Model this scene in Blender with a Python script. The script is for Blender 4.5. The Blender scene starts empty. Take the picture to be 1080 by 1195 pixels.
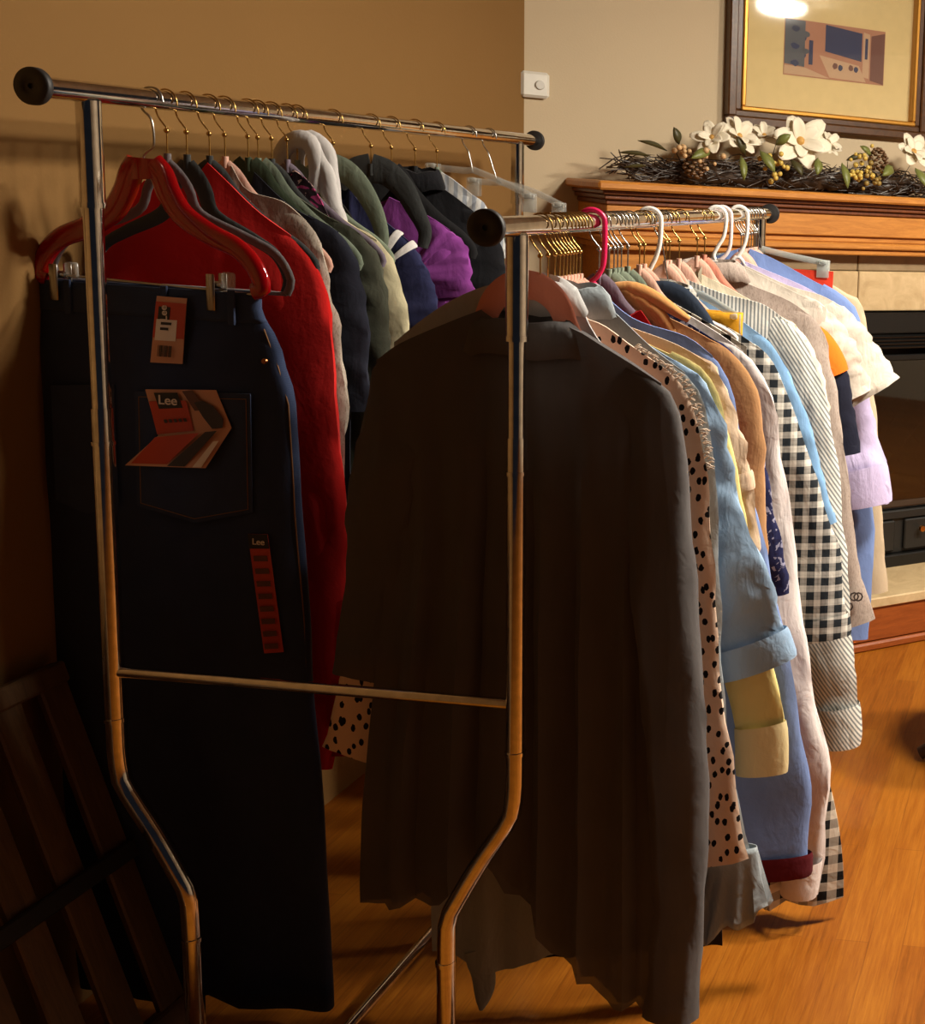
import bpy, math, random
from mathutils import Vector, Matrix, noise
PI = math.pi
C = bpy.context.scene.collection
PROF={
'gray':(1.785,[(0.021,-0.149),(0.095,-0.174),(0.148,-0.203),(0.192,-0.23)],[(0.192,-0.23),(0.217,-0.265),(0.231,-0.325),(0.242,-0.433),(0.253,-0.543),(0.264,-0.654),(0.276,-0.854),(0.277,-1.076),(0.271,-1.291)],[(-0.141,-0.157),(-0.216,-0.194),(-0.257,-0.224)],[(-0.257,-0.224),(-0.274,-0.279),(-0.289,-0.362),(-0.309,-0.474),(-0.322,-0.616),(-0.338,-0.74)]),
'lgray':(1.812,[(-0.023,-0.075),(0.015,-0.089),(0.051,-0.12),(0.078,-0.167),(0.146,-0.248)],[(0.146,-0.248),(0.181,-0.306)],[(-0.066,-0.091),(-0.114,-0.107),(-0.162,-0.133),(-0.203,-0.163),(-0.245,-0.199)]),
'dalm':(1.838,[(0.028,-0.138),(0.058,-0.147),(0.082,-0.156),(0.126,-0.186),(0.181,-0.22)],[(0.181,-0.22),(0.211,-0.256),(0.235,-0.318),(0.249,-0.394),(0.259,-0.507),(0.272,-0.681),(0.293,-0.828),(0.319,-0.963),(0.336,-1.039)],[(-0.117,-0.155),(-0.171,-0.185),(-0.23,-0.234)],[(-0.23,-0.234),(-0.269,-0.34),(-0.303,-0.54),(-0.341,-0.745),(-0.377,-0.881)]),
'satin':(1.858,[(0.035,-0.104),(0.076,-0.127),(0.144,-0.188),(0.199,-0.228)],[(0.199,-0.228),(0.23,-0.275),(0.251,-0.403),(0.263,-0.607),(0.283,-0.832),(0.314,-1.002),(0.334,-1.08)]),
'chamb':(1.885,[(0.038,-0.135),(0.146,-0.201),(0.209,-0.236)],[(0.209,-0.236),(0.242,-0.284),(0.264,-0.385),(0.301,-0.504),(0.347,-0.625),(0.384,-0.729)]),
'yellow':(1.91,[(0.028,-0.106),(0.069,-0.15),(0.103,-0.184),(0.208,-0.231)],[(0.208,-0.231),(0.24,-0.288),(0.272,-0.422),(0.319,-0.635),(0.349,-0.776),(0.367,-0.873),(0.371,-0.958)]),
'peach':(1.935,[(0.074,-0.166),(0.157,-0.195),(0.214,-0.227)],[(0.214,-0.227),(0.247,-0.278),(0.272,-0.352),(0.289,-0.427),(0.3,-0.504),(0.305,-0.565)]),
'peri':(1.975,[(0.003,-0.108),(0.074,-0.159),(0.159,-0.185),(0.206,-0.218)],[(0.206,-0.218),(0.238,-0.277),(0.259,-0.375),(0.291,-0.499),(0.338,-0.69),(0.381,-0.903),(0.403,-1.038),(0.405,-1.195)]),
'red2':(2.015,[(0.071,-0.148),(0.106,-0.192),(0.184,-0.244)],[(0.184,-0.244),(0.22,-0.322),(0.263,-0.574),(0.295,-0.802),(0.306,-0.919),(0.282,-1.037)]),
'tan':(2.06,[(0.036,-0.135),(0.132,-0.177),(0.208,-0.218)],[(0.208,-0.218),(0.25,-0.267),(0.272,-0.345),(0.282,-0.457),(0.291,-0.587),(0.299,-0.695)]),
'nfloral':(2.1,[(0.037,-0.131),(0.12,-0.174),(0.205,-0.226)],[(0.205,-0.226),(0.246,-0.305),(0.277,-0.467),(0.301,-0.566),(0.326,-0.687)]),
'white':(2.15,[(0.05,-0.134),(0.151,-0.191),(0.212,-0.232)],[(0.212,-0.232),(0.248,-0.28),(0.281,-0.362),(0.304,-0.512),(0.335,-0.718),(0.376,-0.93),(0.406,-1.039),(0.404,-1.167),(0.387,-1.346)]),
'ging':(2.205,[(0.032,-0.14),(0.136,-0.197),(0.197,-0.24)],[(0.382,-1.158),(0.436,-1.412)]),
'ddenim':(2.235,[(0.03,-0.15),(0.062,-0.141),(0.102,-0.172),(0.124,-0.204),(0.193,-0.247)],[(0.193,-0.247),(0.228,-0.31)]),
'plaid':(2.275,[(0.066,-0.172),(0.148,-0.203),(0.216,-0.245)],[(0.216,-0.245),(0.259,-0.307),(0.301,-0.419),(0.345,-0.543),(0.384,-0.669),(0.41,-0.835)]),
'ldenim':(2.38,[(0.067,-0.143),(0.207,-0.244)],[(0.207,-0.244),(0.259,-0.332),(0.297,-0.422),(0.334,-0.551),(0.357,-0.622)]),
'seer':(2.44,[(0.014,-0.124),(0.092,-0.152),(0.172,-0.17),(0.226,-0.206)],[(0.226,-0.206),(0.268,-0.258),(0.308,-0.368),(0.343,-0.508),(0.369,-0.7),(0.391,-0.917),(0.416,-1.098),(0.417,-1.159)]),
'cream2':(2.56,[(-0.051,-0.103),(0.004,-0.119),(0.059,-0.144),(0.218,-0.227)],[(0.218,-0.227),(0.254,-0.273),(0.283,-0.34),(0.297,-0.418)]),
'taupe':(2.68,[(-0.013,-0.115),(0.073,-0.146),(0.17,-0.182),(0.226,-0.219)],[(0.226,-0.219),(0.266,-0.288),(0.295,-0.419),(0.317,-0.562),(0.346,-0.73),(0.376,-0.857),(0.405,-0.948)]),
'ntee':(2.74,[(0.077,-0.166),(0.168,-0.215),(0.235,-0.253)],[(0.235,-0.253),(0.273,-0.295),(0.304,-0.36),(0.329,-0.47),(0.345,-0.548)]),
'wtee':(2.81,[(0.038,-0.116),(0.14,-0.159),(0.222,-0.18),(0.274,-0.209)],[(0.274,-0.209),(0.328,-0.253),(0.373,-0.315),(0.414,-0.375)]),
'lav':(2.885,[(0.018,-0.111),(0.185,-0.177),(0.262,-0.248)],[(0.262,-0.248),(0.316,-0.366),(0.35,-0.496),(0.381,-0.607),(0.401,-0.708)]),
'blue':(2.95,[(0.004,-0.083),(0.074,-0.107),(0.171,-0.156),(0.247,-0.19)],[(0.247,-0.19),(0.286,-0.232),(0.313,-0.353),(0.336,-0.577),(0.351,-0.806),(0.35,-1.099)]),
'beige':(3.03,[(0.001,-0.121),(0.155,-0.176),(0.239,-0.19)],[(0.239,-0.19),(0.283,-0.22),(0.309,-0.363),(0.335,-0.547),(0.36,-0.781),(0.386,-0.996)]),
'jeans':(1.83,[(0.164,-0.318),(0.197,-0.385),(0.217,-0.467),(0.222,-0.593),(0.236,-0.883),(0.258,-1.245),(0.265,-1.546)],[(-0.198,-0.3),(-0.2,-0.425),(-0.208,-0.683),(-0.205,-0.979),(-0.194,-1.366),(-0.182,-1.592)]),
'redh':(1.83,[(-0.014,-0.1),(0.024,-0.101),(0.029,-0.137),(0.062,-0.186),(0.125,-0.215),(0.158,-0.257),(0.172,-0.29)],[(-0.047,-0.104),(-0.07,-0.156),(-0.114,-0.186),(-0.165,-0.209),(-0.188,-0.245),(-0.197,-0.275)]),
'greyh':(1.86,[(-0.012,-0.099),(0.007,-0.108),(0.032,-0.137),(0.05,-0.174),(0.132,-0.21),(0.176,-0.234),(0.198,-0.277),(0.193,-0.3)],[]),
'red':(1.955,[(-0.001,-0.095),(0.024,-0.119),(0.074,-0.169),(0.128,-0.209)],[(0.128,-0.209),(0.166,-0.255),(0.188,-0.331),(0.2,-0.449),(0.206,-0.632),(0.209,-0.819),(0.201,-1.011),(0.178,-1.166)],[(-0.101,-0.13),(-0.199,-0.235)],[(-0.241,-0.266),(-0.276,-0.441),(-0.306,-0.651),(-0.333,-0.99)]),
'greige':(1.992,[(-0.0,-0.098),(0.037,-0.138),(0.093,-0.154),(0.131,-0.185)],[(0.131,-0.185),(0.161,-0.246),(0.177,-0.335),(0.186,-0.44),(0.191,-0.579),(0.193,-0.736)]),
'navyb':(2.05,[(-0.006,-0.108),(0.071,-0.163),(0.15,-0.204)],[(0.15,-0.204),(0.179,-0.255),(0.193,-0.324),(0.2,-0.401),(0.201,-0.527)]),
'olive':(2.09,[(0.004,-0.114),(0.09,-0.169),(0.164,-0.208)],[(0.164,-0.208),(0.194,-0.249),(0.21,-0.31),(0.216,-0.405),(0.218,-0.501)]),
'cream':(2.174,[(0.004,-0.112),(0.044,-0.146),(0.086,-0.186),(0.147,-0.223)],[(0.147,-0.223),(0.182,-0.282),(0.2,-0.35),(0.21,-0.432),(0.214,-0.531)]),
'npolo':(2.33,[(-0.01,-0.127),(0.03,-0.16),(0.078,-0.195),(0.124,-0.233)],[(0.124,-0.233),(0.155,-0.283),(0.175,-0.339),(0.188,-0.407)]),
'purple':(2.45,[(0.022,-0.15),(0.1,-0.185),(0.143,-0.211)],[(0.143,-0.211),(0.174,-0.245),(0.186,-0.294),(0.193,-0.348)]),
'black':(2.58,[(0.001,-0.105),(0.07,-0.132),(0.142,-0.184)],[(0.142,-0.184),(0.188,-0.244),(0.203,-0.329),(0.207,-0.464)]),
'wstripe':(2.68,[(-0.017,-0.094),(0.039,-0.11),(0.086,-0.146)],[(0.086,-0.146),(0.133,-0.192),(0.162,-0.279)]),
}
JT={'waist': [(0.015, -0.306), (0.064, -0.307), (0.053, -0.412), (-0.0, -0.413)], 'up': [(-0.009, -0.457), (0.108, -0.45), (0.134, -0.509), (0.012, -0.53)], 'low': [(0.012, -0.53), (0.134, -0.509), (0.094, -0.576), (-0.04, -0.581)], 'strip': [(0.153, -0.683), (0.186, -0.681), (0.208, -0.878), (0.175, -0.883)], 'pocket': [(-0.028, -0.462), (0.163, -0.453), (0.161, -0.647), (0.064, -0.671), (-0.032, -0.65)], 'wb': [(-0.189, -0.292), (0.171, -0.306), (0.204, -0.369)], 'clip': [(-0.134, -0.255), (-0.137, -0.317), (0.091, -0.266), (0.089, -0.33)]}
CAM_AXES=[[0.996597, -0.066596, 0.048575], [0.057232, 0.134955, -0.989197], [0.059321, 0.988611, 0.138307]]

XL, XR, ZL, ZR = -1.443, -0.80, 1.569, 1.413      # the two rails of the rack

# ------------------------------------------------------------------ materials
def lin(c):
    return tuple(((v/255)/12.92 if v/255 <= .04045 else ((v/255+.055)/1.055)**2.4) for v in c) + (1.0,)

class NT:
    def __init__(s, name):
        s.m = bpy.data.materials.new(name); s.m.use_nodes = True
        s.t = s.m.node_tree; s.b = s.t.nodes['Principled BSDF']; s.o = s.t.nodes['Material Output']
    def n(s, kind, **kw):
        nd = s.t.nodes.new(kind)
        for k, v in kw.items(): setattr(nd, k, v)
        return nd
    def link(s, a, b): s.t.links.new(a, b)
    def put(s, sock, v):
        if isinstance(v, bpy.types.NodeSocket): s.link(v, sock)
        else: sock.default_value = v
    def math(s, op, a, b=0.0, clamp=False):
        nd = s.n('ShaderNodeMath', operation=op, use_clamp=clamp)
        s.put(nd.inputs[0], a); s.put(nd.inputs[1], b); return nd.outputs[0]
    def coords(s, scale=(1, 1, 1), rot=(0, 0, 0), loc=(0, 0, 0)):
        tc = s.n('ShaderNodeTexCoord'); mp = s.n('ShaderNodeMapping')
        s.link(tc.outputs['Object'], mp.inputs['Vector'])
        mp.inputs['Scale'].default_value = scale; mp.inputs['Rotation'].default_value = rot; mp.inputs['Location'].default_value = loc
        return mp.outputs[0]
    def noise(s, vec, scale, detail=3, rough=.55, dist=0.0):
        nd = s.n('ShaderNodeTexNoise'); s.link(vec, nd.inputs['Vector'])
        nd.inputs['Scale'].default_value = scale; nd.inputs['Detail'].default_value = detail
        nd.inputs['Roughness'].default_value = rough; nd.inputs['Distortion'].default_value = dist
        return nd.outputs['Fac']
    def mix(s, f, a, b):
        nd = s.n('ShaderNodeMix', data_type='RGBA')
        s.put(nd.inputs[0], f); s.put(nd.inputs[6], a); s.put(nd.inputs[7], b); return nd.outputs[2]
    def ramp(s, f, stops):
        nd = s.n('ShaderNodeValToRGB'); s.put(nd.inputs[0], f); e = nd.color_ramp.elements
        while len(e) < len(stops): e.new(.5)
        for el, (p, c) in zip(e, stops): el.position = p; el.color = c
        return nd.outputs[0]
    def bump(s, h, strength, dist, normal=None):
        nd = s.n('ShaderNodeBump'); s.put(nd.inputs['Height'], h)
        nd.inputs['Strength'].default_value = strength; nd.inputs['Distance'].default_value = dist
        if normal is not None: s.link(normal, nd.inputs['Normal'])
        return nd.outputs[0]
    def set(s, **kw):
        for k, v in kw.items(): s.put(s.b.inputs[k.replace('_', ' ')], v)
        return s

_cache = {}
def plain(name, rgb, rough=.5, metal=0.0, **kw):
    if name in _cache: return _cache[name]
    n = NT(name); v = n.coords()
    c = lin(rgb); d = tuple(x*.86 for x in c[:3]) + (1,)
    n.set(Base_Color=n.mix(n.noise(v, 30), d, c), Roughness=rough, Metallic=metal, **kw)
    _cache[name] = n.m; return n.m

def fabric(name, rgb, pattern=None, rgb2=(20, 18, 18), p=1.0, rot=0.0, rough=.88, weave=1.0, crease=.35, fuzz=0.0, thin=0.0, trans=0.0, rgb3=None):
    if name in _cache: return _cache[name]
    n = NT(name); v = n.coords()
    c = lin(rgb); d = tuple(x*.88 for x in c[:3]) + (1,)
    base = n.mix(n.noise(v, 9, 4), d, c)
    sep = n.n('ShaderNodeSeparateXYZ'); n.link(n.coords(rot=(0, rot, 0)), sep.inputs[0])
    X, Z = sep.outputs[0], sep.outputs[2]
    def stripe(ax, period, duty):
        return n.math('LESS_THAN', n.math('FRACT', n.math('ADD', n.math('MULTIPLY', ax, 1/period), 50.0)), duty)
    c2 = lin(rgb2)
    if pattern == 'spots':
        vo = n.n('ShaderNodeTexVoronoi', voronoi_dimensions='2D'); mp = n.coords(scale=(1, 1, .62), rot=(PI/2, 0, 0)); 
        n.link(mp, vo.inputs['Vector']); vo.inputs['Scale'].default_value = 62*p
        w = n.math('ADD', vo.outputs['Distance'], n.math('MULTIPLY', n.math('SUBTRACT', n.noise(v, 120, 2), .5), .30))
        base = n.mix(n.math('LESS_THAN', w, .235), base, c2)
    elif pattern == 'gingham':
        a = stripe(X, .036*p, .5); b = stripe(Z, .036*p, .5)
        base = n.mix(n.math('MULTIPLY', n.math('ADD', a, b), .5), base, c2)
    elif pattern == 'plaid':
        a = stripe(X, .029*p, .55); b = stripe(Z, .029*p, .55); t1 = stripe(X, .0085*p, .35); t2 = stripe(Z, .0085*p, .35)
        f = n.math('ADD', n.math('MULTIPLY', n.math('ADD', a, b), .5), n.math('MULTIPLY', n.math('ADD', t1, t2), .08), True)
        base = n.mix(f, base, c2)
    elif pattern == 'stripes':
        base = n.mix(stripe(X, .009*p, .45), base, c2)
    elif pattern == 'hstripes':
        base = n.mix(stripe(Z, .02*p, .4), base, c2)
    elif pattern == 'floral':
        f = n.noise(v, 38*p, 2, .6, 1.2); g = n.noise(n.coords(loc=(3, 1, 2)), 55*p, 2, .6, .8)
        base = n.mix(n.math('GREATER_THAN', f, .55), base, c2)
        base = n.mix(n.math('GREATER_THAN', g, .60), base, lin(rgb3 or (200, 190, 180)))
    elif pattern == 'heather':
        base = n.mix(n.math('GREATER_THAN', n.noise(n.coords(scale=(1, 1, .3)), 420, 2), .56), base, c2)
    elif pattern == 'denim':
        tw = n.math('FRACT', n.math('MULTIPLY', n.math('ADD', X, Z), 420.0))
        base = n.mix(n.math('MULTIPLY', n.math('MULTIPLY', tw, .5), n.noise(v, 16, 5)), base, c2)
    h1 = n.noise(n.coords(scale=(1.3, 1, .55), rot=(0, .25, 0)), 13, 3, .5, .9)
    h2 = n.noise(n.coords(scale=(1, 1, .8), rot=(0, -.5, 0)), 34, 2, .5, 1.6)
    nb = n.bump(h1, crease*.75, .012)
    nb = n.bump(h2, crease*.5, .005, nb)
    nb = n.bump(n.noise(v, 520 if not fuzz else 160, 3), .10*weave + fuzz*.22, .0015, nb)
    n.set(Base_Color=base, Roughness=rough, Normal=nb)
    n.b.inputs['Specular IOR Level'].default_value = .12
    n.b.inputs['Sheen Weight'].default_value = .08 + fuzz*.4
    n.b.inputs['Sheen Roughness'].default_value = .5
    sh = n.b.outputs[0]
    if trans:
        tl = n.n('ShaderNodeBsdfTranslucent'); n.link(base, tl.inputs[0])
        mx = n.n('ShaderNodeMixShader'); mx.inputs[0].default_value = trans
        n.link(sh, mx.inputs[1]); n.link(tl.outputs[0], mx.inputs[2]); sh = mx.outputs[0]
    if thin:
        tp = n.n('ShaderNodeBsdfTransparent'); mx = n.n('ShaderNodeMixShader')
        n.put(mx.inputs[0], n.math('MULTIPLY', n.noise(n.coords(scale=(2, 1, .5)), 11), 2*thin))
        n.link(sh, mx.inputs[1]); n.link(tp.outputs[0], mx.inputs[2]); sh = mx.outputs[0]
    if sh is not n.b.outputs[0]: n.link(sh, n.o.inputs['Surface'])
    _cache[name] = n.m; return n.m

def wood(name, dark, light, scale=1.0, axis=(1, 8, 8), rough=.4):
    if name in _cache: return _cache[name]
    n = NT(name); v = n.coords(scale=axis)
    g = n.noise(v, 5*scale, 6, .65, 1.4); f = n.noise(v, 42*scale, 4, .7, .3)
    col = n.ramp(n.math('ADD', n.math('MULTIPLY', g, .7), n.math('MULTIPLY', f, .3)), [(.25, lin(dark)), (.7, lin(light))])
    n.set(Base_Color=col, Roughness=rough, Normal=n.bump(f, .06, .002))
    _cache[name] = n.m; return n.m

def chrome_mat():
    n = NT('polished_chrome'); v = n.coords()
    n.set(Base_Color=n.ramp(n.noise(v, 60, 3), [(.3, (.60, .58, .56, 1)), (.7, (.78, .76, .73, 1))]), Metallic=1.0, Roughness=n.math('ADD', n.math('MULTIPLY', n.noise(v, 25), .08), .06))
    return n.m
def floor_mat():
    n = NT('honey_strip_floor'); v = n.coords(rot=(0, 0, 0))
    br = n.n('ShaderNodeTexBrick'); n.link(n.coords(rot=(0, 0, PI/2), loc=(.31, .17, 0)), br.inputs['Vector'])
    br.offset = .37; br.offset_frequency = 2; br.squash = 1
    for k, val in {'Scale': 1.0, 'Mortar Size': .0012, 'Mortar Smooth': .3, 'Bias': 0.0, 'Brick Width': .95, 'Row Height': .068}.items(): br.inputs[k].default_value = val
    br.inputs['Color1'].default_value = (0, 0, 0, 1); br.inputs['Color2'].default_value = (1, 1, 1, 1); br.inputs['Mortar'].default_value = (.5, .5, .5, 1)
    g = n.noise(n.coords(scale=(14, 1, 1)), 5.0, 6, .68, .5); f = n.noise(n.coords(scale=(60, 2.4, 1)), 4.0, 4, .7, .2)
    big = n.noise(n.coords(scale=(1, .6, 1)), 2.3, 3)
    tone = n.math('ADD', n.math('MULTIPLY', br.outputs['Color'], .12), n.math('ADD', n.math('MULTIPLY', g, .36), n.math('ADD', n.math('MULTIPLY', f, .40), n.math('MULTIPLY', big, .22))))
    col = n.ramp(tone, [(.28, lin((70, 34, 8))), (.50, lin((134, 74, 16))), (.74, lin((164, 102, 28)))])
    col = n.mix(n.math('MULTIPLY', br.outputs['Fac'], .25), col, lin((70, 32, 10)))
    n.set(Base_Color=col, Roughness=n.math('ADD', n.math('MULTIPLY', g, .14), .28), Normal=n.bump(n.math('SUBTRACT', f, n.math('MULTIPLY', br.outputs['Fac'], 2.0)), .05, .002))
    n.b.inputs['Specular IOR Level'].default_value = .35
    return n.m
def wall_mat(name, rgb):
    n = NT(name); v = n.coords(); c = lin(rgb); d = tuple(x*.93 for x in c[:3])+(1,)
    n.set(Base_Color=n.mix(n.noise(v, 3, 4), d, c), Roughness=.85, Normal=n.bump(n.noise(v, 160, 4), .12, .003))
    n.b.inputs['Specular IOR Level'].default_value = .2
    return n.m
def stone_mat(name, a, b, rough=.35):
    n = NT(name); v = n.coords()
    n.set(Base_Color=n.ramp(n.noise(v, 14, 7, .65, .8), [(.3, lin(a)), (.7, lin(b))]), Roughness=rough); return n.m
def glow_mat(name, col, strength):
    n = NT(name); v = n.coords()
    n.set(Base_Color=(.9, .9, .88, 1), Emission_Color=n.mix(n.noise(v, 3), col, col), Emission_Strength=strength); return n.m
def clear_mat(name, rgb, rough=.06, alpha=.75, tint=None):
    n = NT(name); v = n.coords(); c = lin(rgb)
    n.set(Base_Color=n.mix(n.noise(v, 40), c, tuple(x*.8 for x in c[:3])+(1,)), Roughness=rough)
    n.b.inputs['Specular IOR Level'].default_value = .9; n.b.inputs['Coat Weight'].default_value = .6; n.b.inputs['Coat Roughness'].default_value = .04
    tp = n.n('ShaderNodeBsdfTransparent'); tp.inputs[0].default_value = tint or tuple(min(1, .35+x) for x in c[:3])+(1,)
    mx = n.n('ShaderNodeMixShader'); mx.inputs[0].default_value = alpha
    n.link(tp.outputs[0], mx.inputs[1]); n.link(n.b.outputs[0], mx.inputs[2]); n.link(mx.outputs[0], n.o.inputs['Surface'])
    return n.m
def glass_pane_mat(name, tint=(1, 1, 1, 1), gloss=.12):
    n = NT(name); tp = n.n('ShaderNodeBsdfTransparent'); tp.inputs[0].default_value = tint
    gl = n.n('ShaderNodeBsdfGlossy'); gl.inputs['Roughness'].default_value = .03
    fr = n.n('ShaderNodeFresnel'); fr.inputs['IOR'].default_value = 1.5
    mx = n.n('ShaderNodeMixShader'); n.link(n.math('ADD', fr.outputs[0], gloss*.2, True), mx.inputs[0])
    n.link(tp.outputs[0], mx.inputs[1]); n.link(gl.outputs[0], mx.inputs[2]); n.link(mx.outputs[0], n.o.inputs['Surface']); return n.m

CHROME = chrome_mat(); RUBBER = plain('black_rubber', (38, 36, 36), .55); GOLD = plain('gold_wire', (196, 158, 92), .25, 1.0)
SILVER = plain('silver_wire', (190, 188, 184), .22, 1.0); STEEL = plain('clip_steel', (176, 172, 166), .28, 1.0)

# ------------------------------------------------------------------ mesh helpers
class MB:
    def __init__(s): s.v = []; s.f = []; s.mi = []; s.cur = 0
    def add(s, vs, fs):
        k = len(s.v); s.v += [tuple(p) for p in vs]; s.f += [tuple(i+k for i in f) for f in fs]; s.mi += [s.cur]*len(fs); return s
    def box(s, c, size, rot=None, bev=0.0):
        x, y, z = (q/2 for q in size)
        if bev:
            b = min(bev, x*.9, y*.9, z*.9); vs = []; 
            # chamfered box: 24 vertices
            idx = {}
            for sx in (-1, 1):
                for sy in (-1, 1):
                    for sz in (-1, 1):
                        for a in range(3):
                            p = [sx*(x-b), sy*(y-b), sz*(z-b)]; p[a] = (sx*x, sy*y, sz*z)[a]
                            idx[(sx, sy, sz, a)] = len(vs); vs.append(Vector(p))
            fs = []
            for a in range(3):
                o1, o2 = [k for k in range(3) if k != a]
                for sg in (-1, 1):
                    q = []
                    for (u, w) in ((-1, -1), (1, -1), (1, 1), (-1, 1)):
                        k = [0, 0, 0]; k[a] = sg; k[o1] = u; k[o2] = w; q.append(idx[(*k, a)])
                    fs.append(q)
            for a in range(3):                       # edges along axis a
                o1, o2 = [k for k in range(3) if k != a]
                for u in (-1, 1):
                    for w in (-1, 1):
                        k0 = [0, 0, 0]; k1 = [0, 0, 0]; k0[a] = -1; k1[a] = 1
                        for k in (k0, k1): k[o1] = u; k[o2] = w
                        fs.append([idx[(*k0, o1)], idx[(*k1, o1)], idx[(*k1, o2)], idx[(*k0, o2)]])
            for sx in (-1, 1):
                for sy in (-1, 1):
                    for sz in (-1, 1): fs.append([idx[(sx, sy, sz, a)] for a in range(3)])
        else:
            vs = [Vector((i*x, j*y, k*z)) for i in (-1, 1) for j in (-1, 1) for k in (-1, 1)]
            fs = [(0, 1, 3, 2), (4, 6, 7, 5), (0, 4, 5, 1), (2, 3, 7, 6), (0, 2, 6, 4), (1, 5, 7, 3)]
        if rot is not None: vs = [rot @ p for p in vs]
        return s.add([p+Vector(c) for p in vs], fs)
    def tube(s, pts, r, n=10, ry=None, cap=True, closed=False):
        """sweep of an ellipse: r in the plane of the path's bend, ry along the fixed side axis"""
        P = [Vector(p) for p in pts]; m = len(P); rings = []
        rr = r if isinstance(r, (list, tuple)) else [r]*m
        yy = ry if isinstance(ry, (list, tuple)) else ([ry]*m if ry is not None else rr)
        side = Vector((0, 1, 0)); prev = None
        for i in range(m):
            a = P[(i-1) % m] if closed else P[max(i-1, 0)]; b = P[(i+1) % m] if closed else P[min(i+1, m-1)]
            t = (b-a).normalized()
            sd = side - t*side.dot(t)
            if sd.length < .15: sd = (prev if prev is not None else Vector((1, 0, 0))); sd = sd - t*sd.dot(t)
            sd.normalize(); prev = sd; nn = sd.cross(t)
            rings.append([P[i] + nn*(rr[i]*math.cos(2*PI*k/n)) + sd*(yy[i]*math.sin(2*PI*k/n)) for k in range(n)])
        vs = [p for g in rings for p in g]; fs = []
        for i in range(m if closed else m-1):
            j = (i+1) % m
            for k in range(n): fs.append((i*n+k, i*n+(k+1) % n, j*n+(k+1) % n, j*n+k))
        if cap and not closed: fs += [tuple(range(n-1, -1, -1)), tuple((m-1)*n+k for k in range(n))]
        return s.add(vs, fs)
    def lathe(s, prof, c=(0, 0, 0), axis='Z', n=24):
        vs = []; fs = []
        for r, h in prof:
            for k in range(n):
                a = 2*PI*k/n; p = (r*math.cos(a), r*math.sin(a), h)
                if axis == 'Y': p = (p[0], h, p[1])
                if axis == 'X': p = (h, p[0], p[1])
                vs.append(Vector(p)+Vector(c))
        for i in range(len(prof)-1):
            for k in range(n): fs.append((i*n+k, i*n+(k+1) % n, (i+1)*n+(k+1) % n, (i+1)*n+k))
        return s.add(vs, fs)
    def grid(s, rows, wrap=False):
        w = len(rows[0]); fs = []
        for i in range(len(rows)-1):
            for k in range(w if wrap else w-1): fs.append((i*w+k, i*w+(k+1) % w, (i+1)*w+(k+1) % w, (i+1)*w+k))
        return s.add([p for r in rows for p in r], fs)
    def ball(s, c, r, n=10, sq=(1, 1, 1)):
        rows = [[(c[0]+r*sq[0]*math.sin(PI*i/n)*math.cos(2*PI*k/n), c[1]+r*sq[1]*math.sin(PI*i/n)*math.sin(2*PI*k/n), c[2]+r*sq[2]*math.cos(PI*i/n)) for k in range(n)] for i in range(n+1)]
        return s.grid(rows, True)
    def build(s, name, mat, parent=None, smooth=True, solid=0.0, bevel=0.0):
        me = bpy.data.meshes.new(name); me.from_pydata(s.v, [], s.f); me.validate()
        mats = mat if isinstance(mat, (list, tuple)) else [mat]
        for m in mats: me.materials.append(m)
        if len(mats) > 1 and len(me.polygons) == len(s.mi):
            for p, i in zip(me.polygons, s.mi): p.material_index = i
        import bmesh
        bm = bmesh.new(); bm.from_mesh(me); bmesh.ops.remove_doubles(bm, verts=bm.verts, dist=1e-6); bmesh.ops.recalc_face_normals(bm, faces=bm.faces); bm.to_mesh(me); bm.free()
        for p in me.polygons: p.use_smooth = smooth
        if smooth:
            try: me.set_sharp_from_angle(angle=math.radians(50))
            except Exception: pass
        o = bpy.data.objects.new(name, me); C.objects.link(o)
        if parent: o.parent = parent
        if solid:
            md = o.modifiers.new('thickness', 'SOLIDIFY'); md.thickness = solid; md.offset = 0
        if bevel:
            md = o.modifiers.new('bevel', 'BEVEL'); md.width = bevel; md.segments = 2; md.limit_method = 'ANGLE'
        return o

def tag(o, label, cat, group=None, kind=None):
    o['label'] = label; o['category'] = cat
    if group: o['group'] = group
    if kind: o['kind'] = kind
    return o
def thing(name, label, cat, loc=(0, 0, 0), rz=0.0, group=None):
    o = bpy.data.objects.new(name, None); C.objects.link(o); o.location = loc; o.rotation_euler = (0, 0, rz); o.empty_display_size = .05
    return tag(o, label, cat, group)
def struct(name, mb, mat, label=None, cat='structure', smooth=False, rz=0, loc=(0, 0, 0), bevel=0):
    o = mb.build(name, mat, None, smooth, bevel=bevel); o['kind'] = 'structure'; o.location = loc; o.rotation_euler = (0, 0, rz)
    if label: o['label'] = label; o['category'] = cat
    return o
def text_part(txt, size, M, mat, parent, name='lettering', depth=.0004, sx=1.0):
    cu = bpy.data.curves.new(name, 'FONT'); cu.body = txt; cu.size = size; cu.extrude = depth; cu.align_x = 'CENTER'; cu.align_y = 'CENTER'; cu.offset = size*.012
    tmp = bpy.data.objects.new('tmp', cu); me = bpy.data.meshes.new_from_object(tmp); bpy.data.objects.remove(tmp); bpy.data.curves.remove(cu)
    me.transform(M @ Matrix.Scale(sx, 4, Vector((1, 0, 0)))); me.materials.append(mat); me.name = name
    o = bpy.data.objects.new(name, me); C.objects.link(o); o.parent = parent; return o

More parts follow.
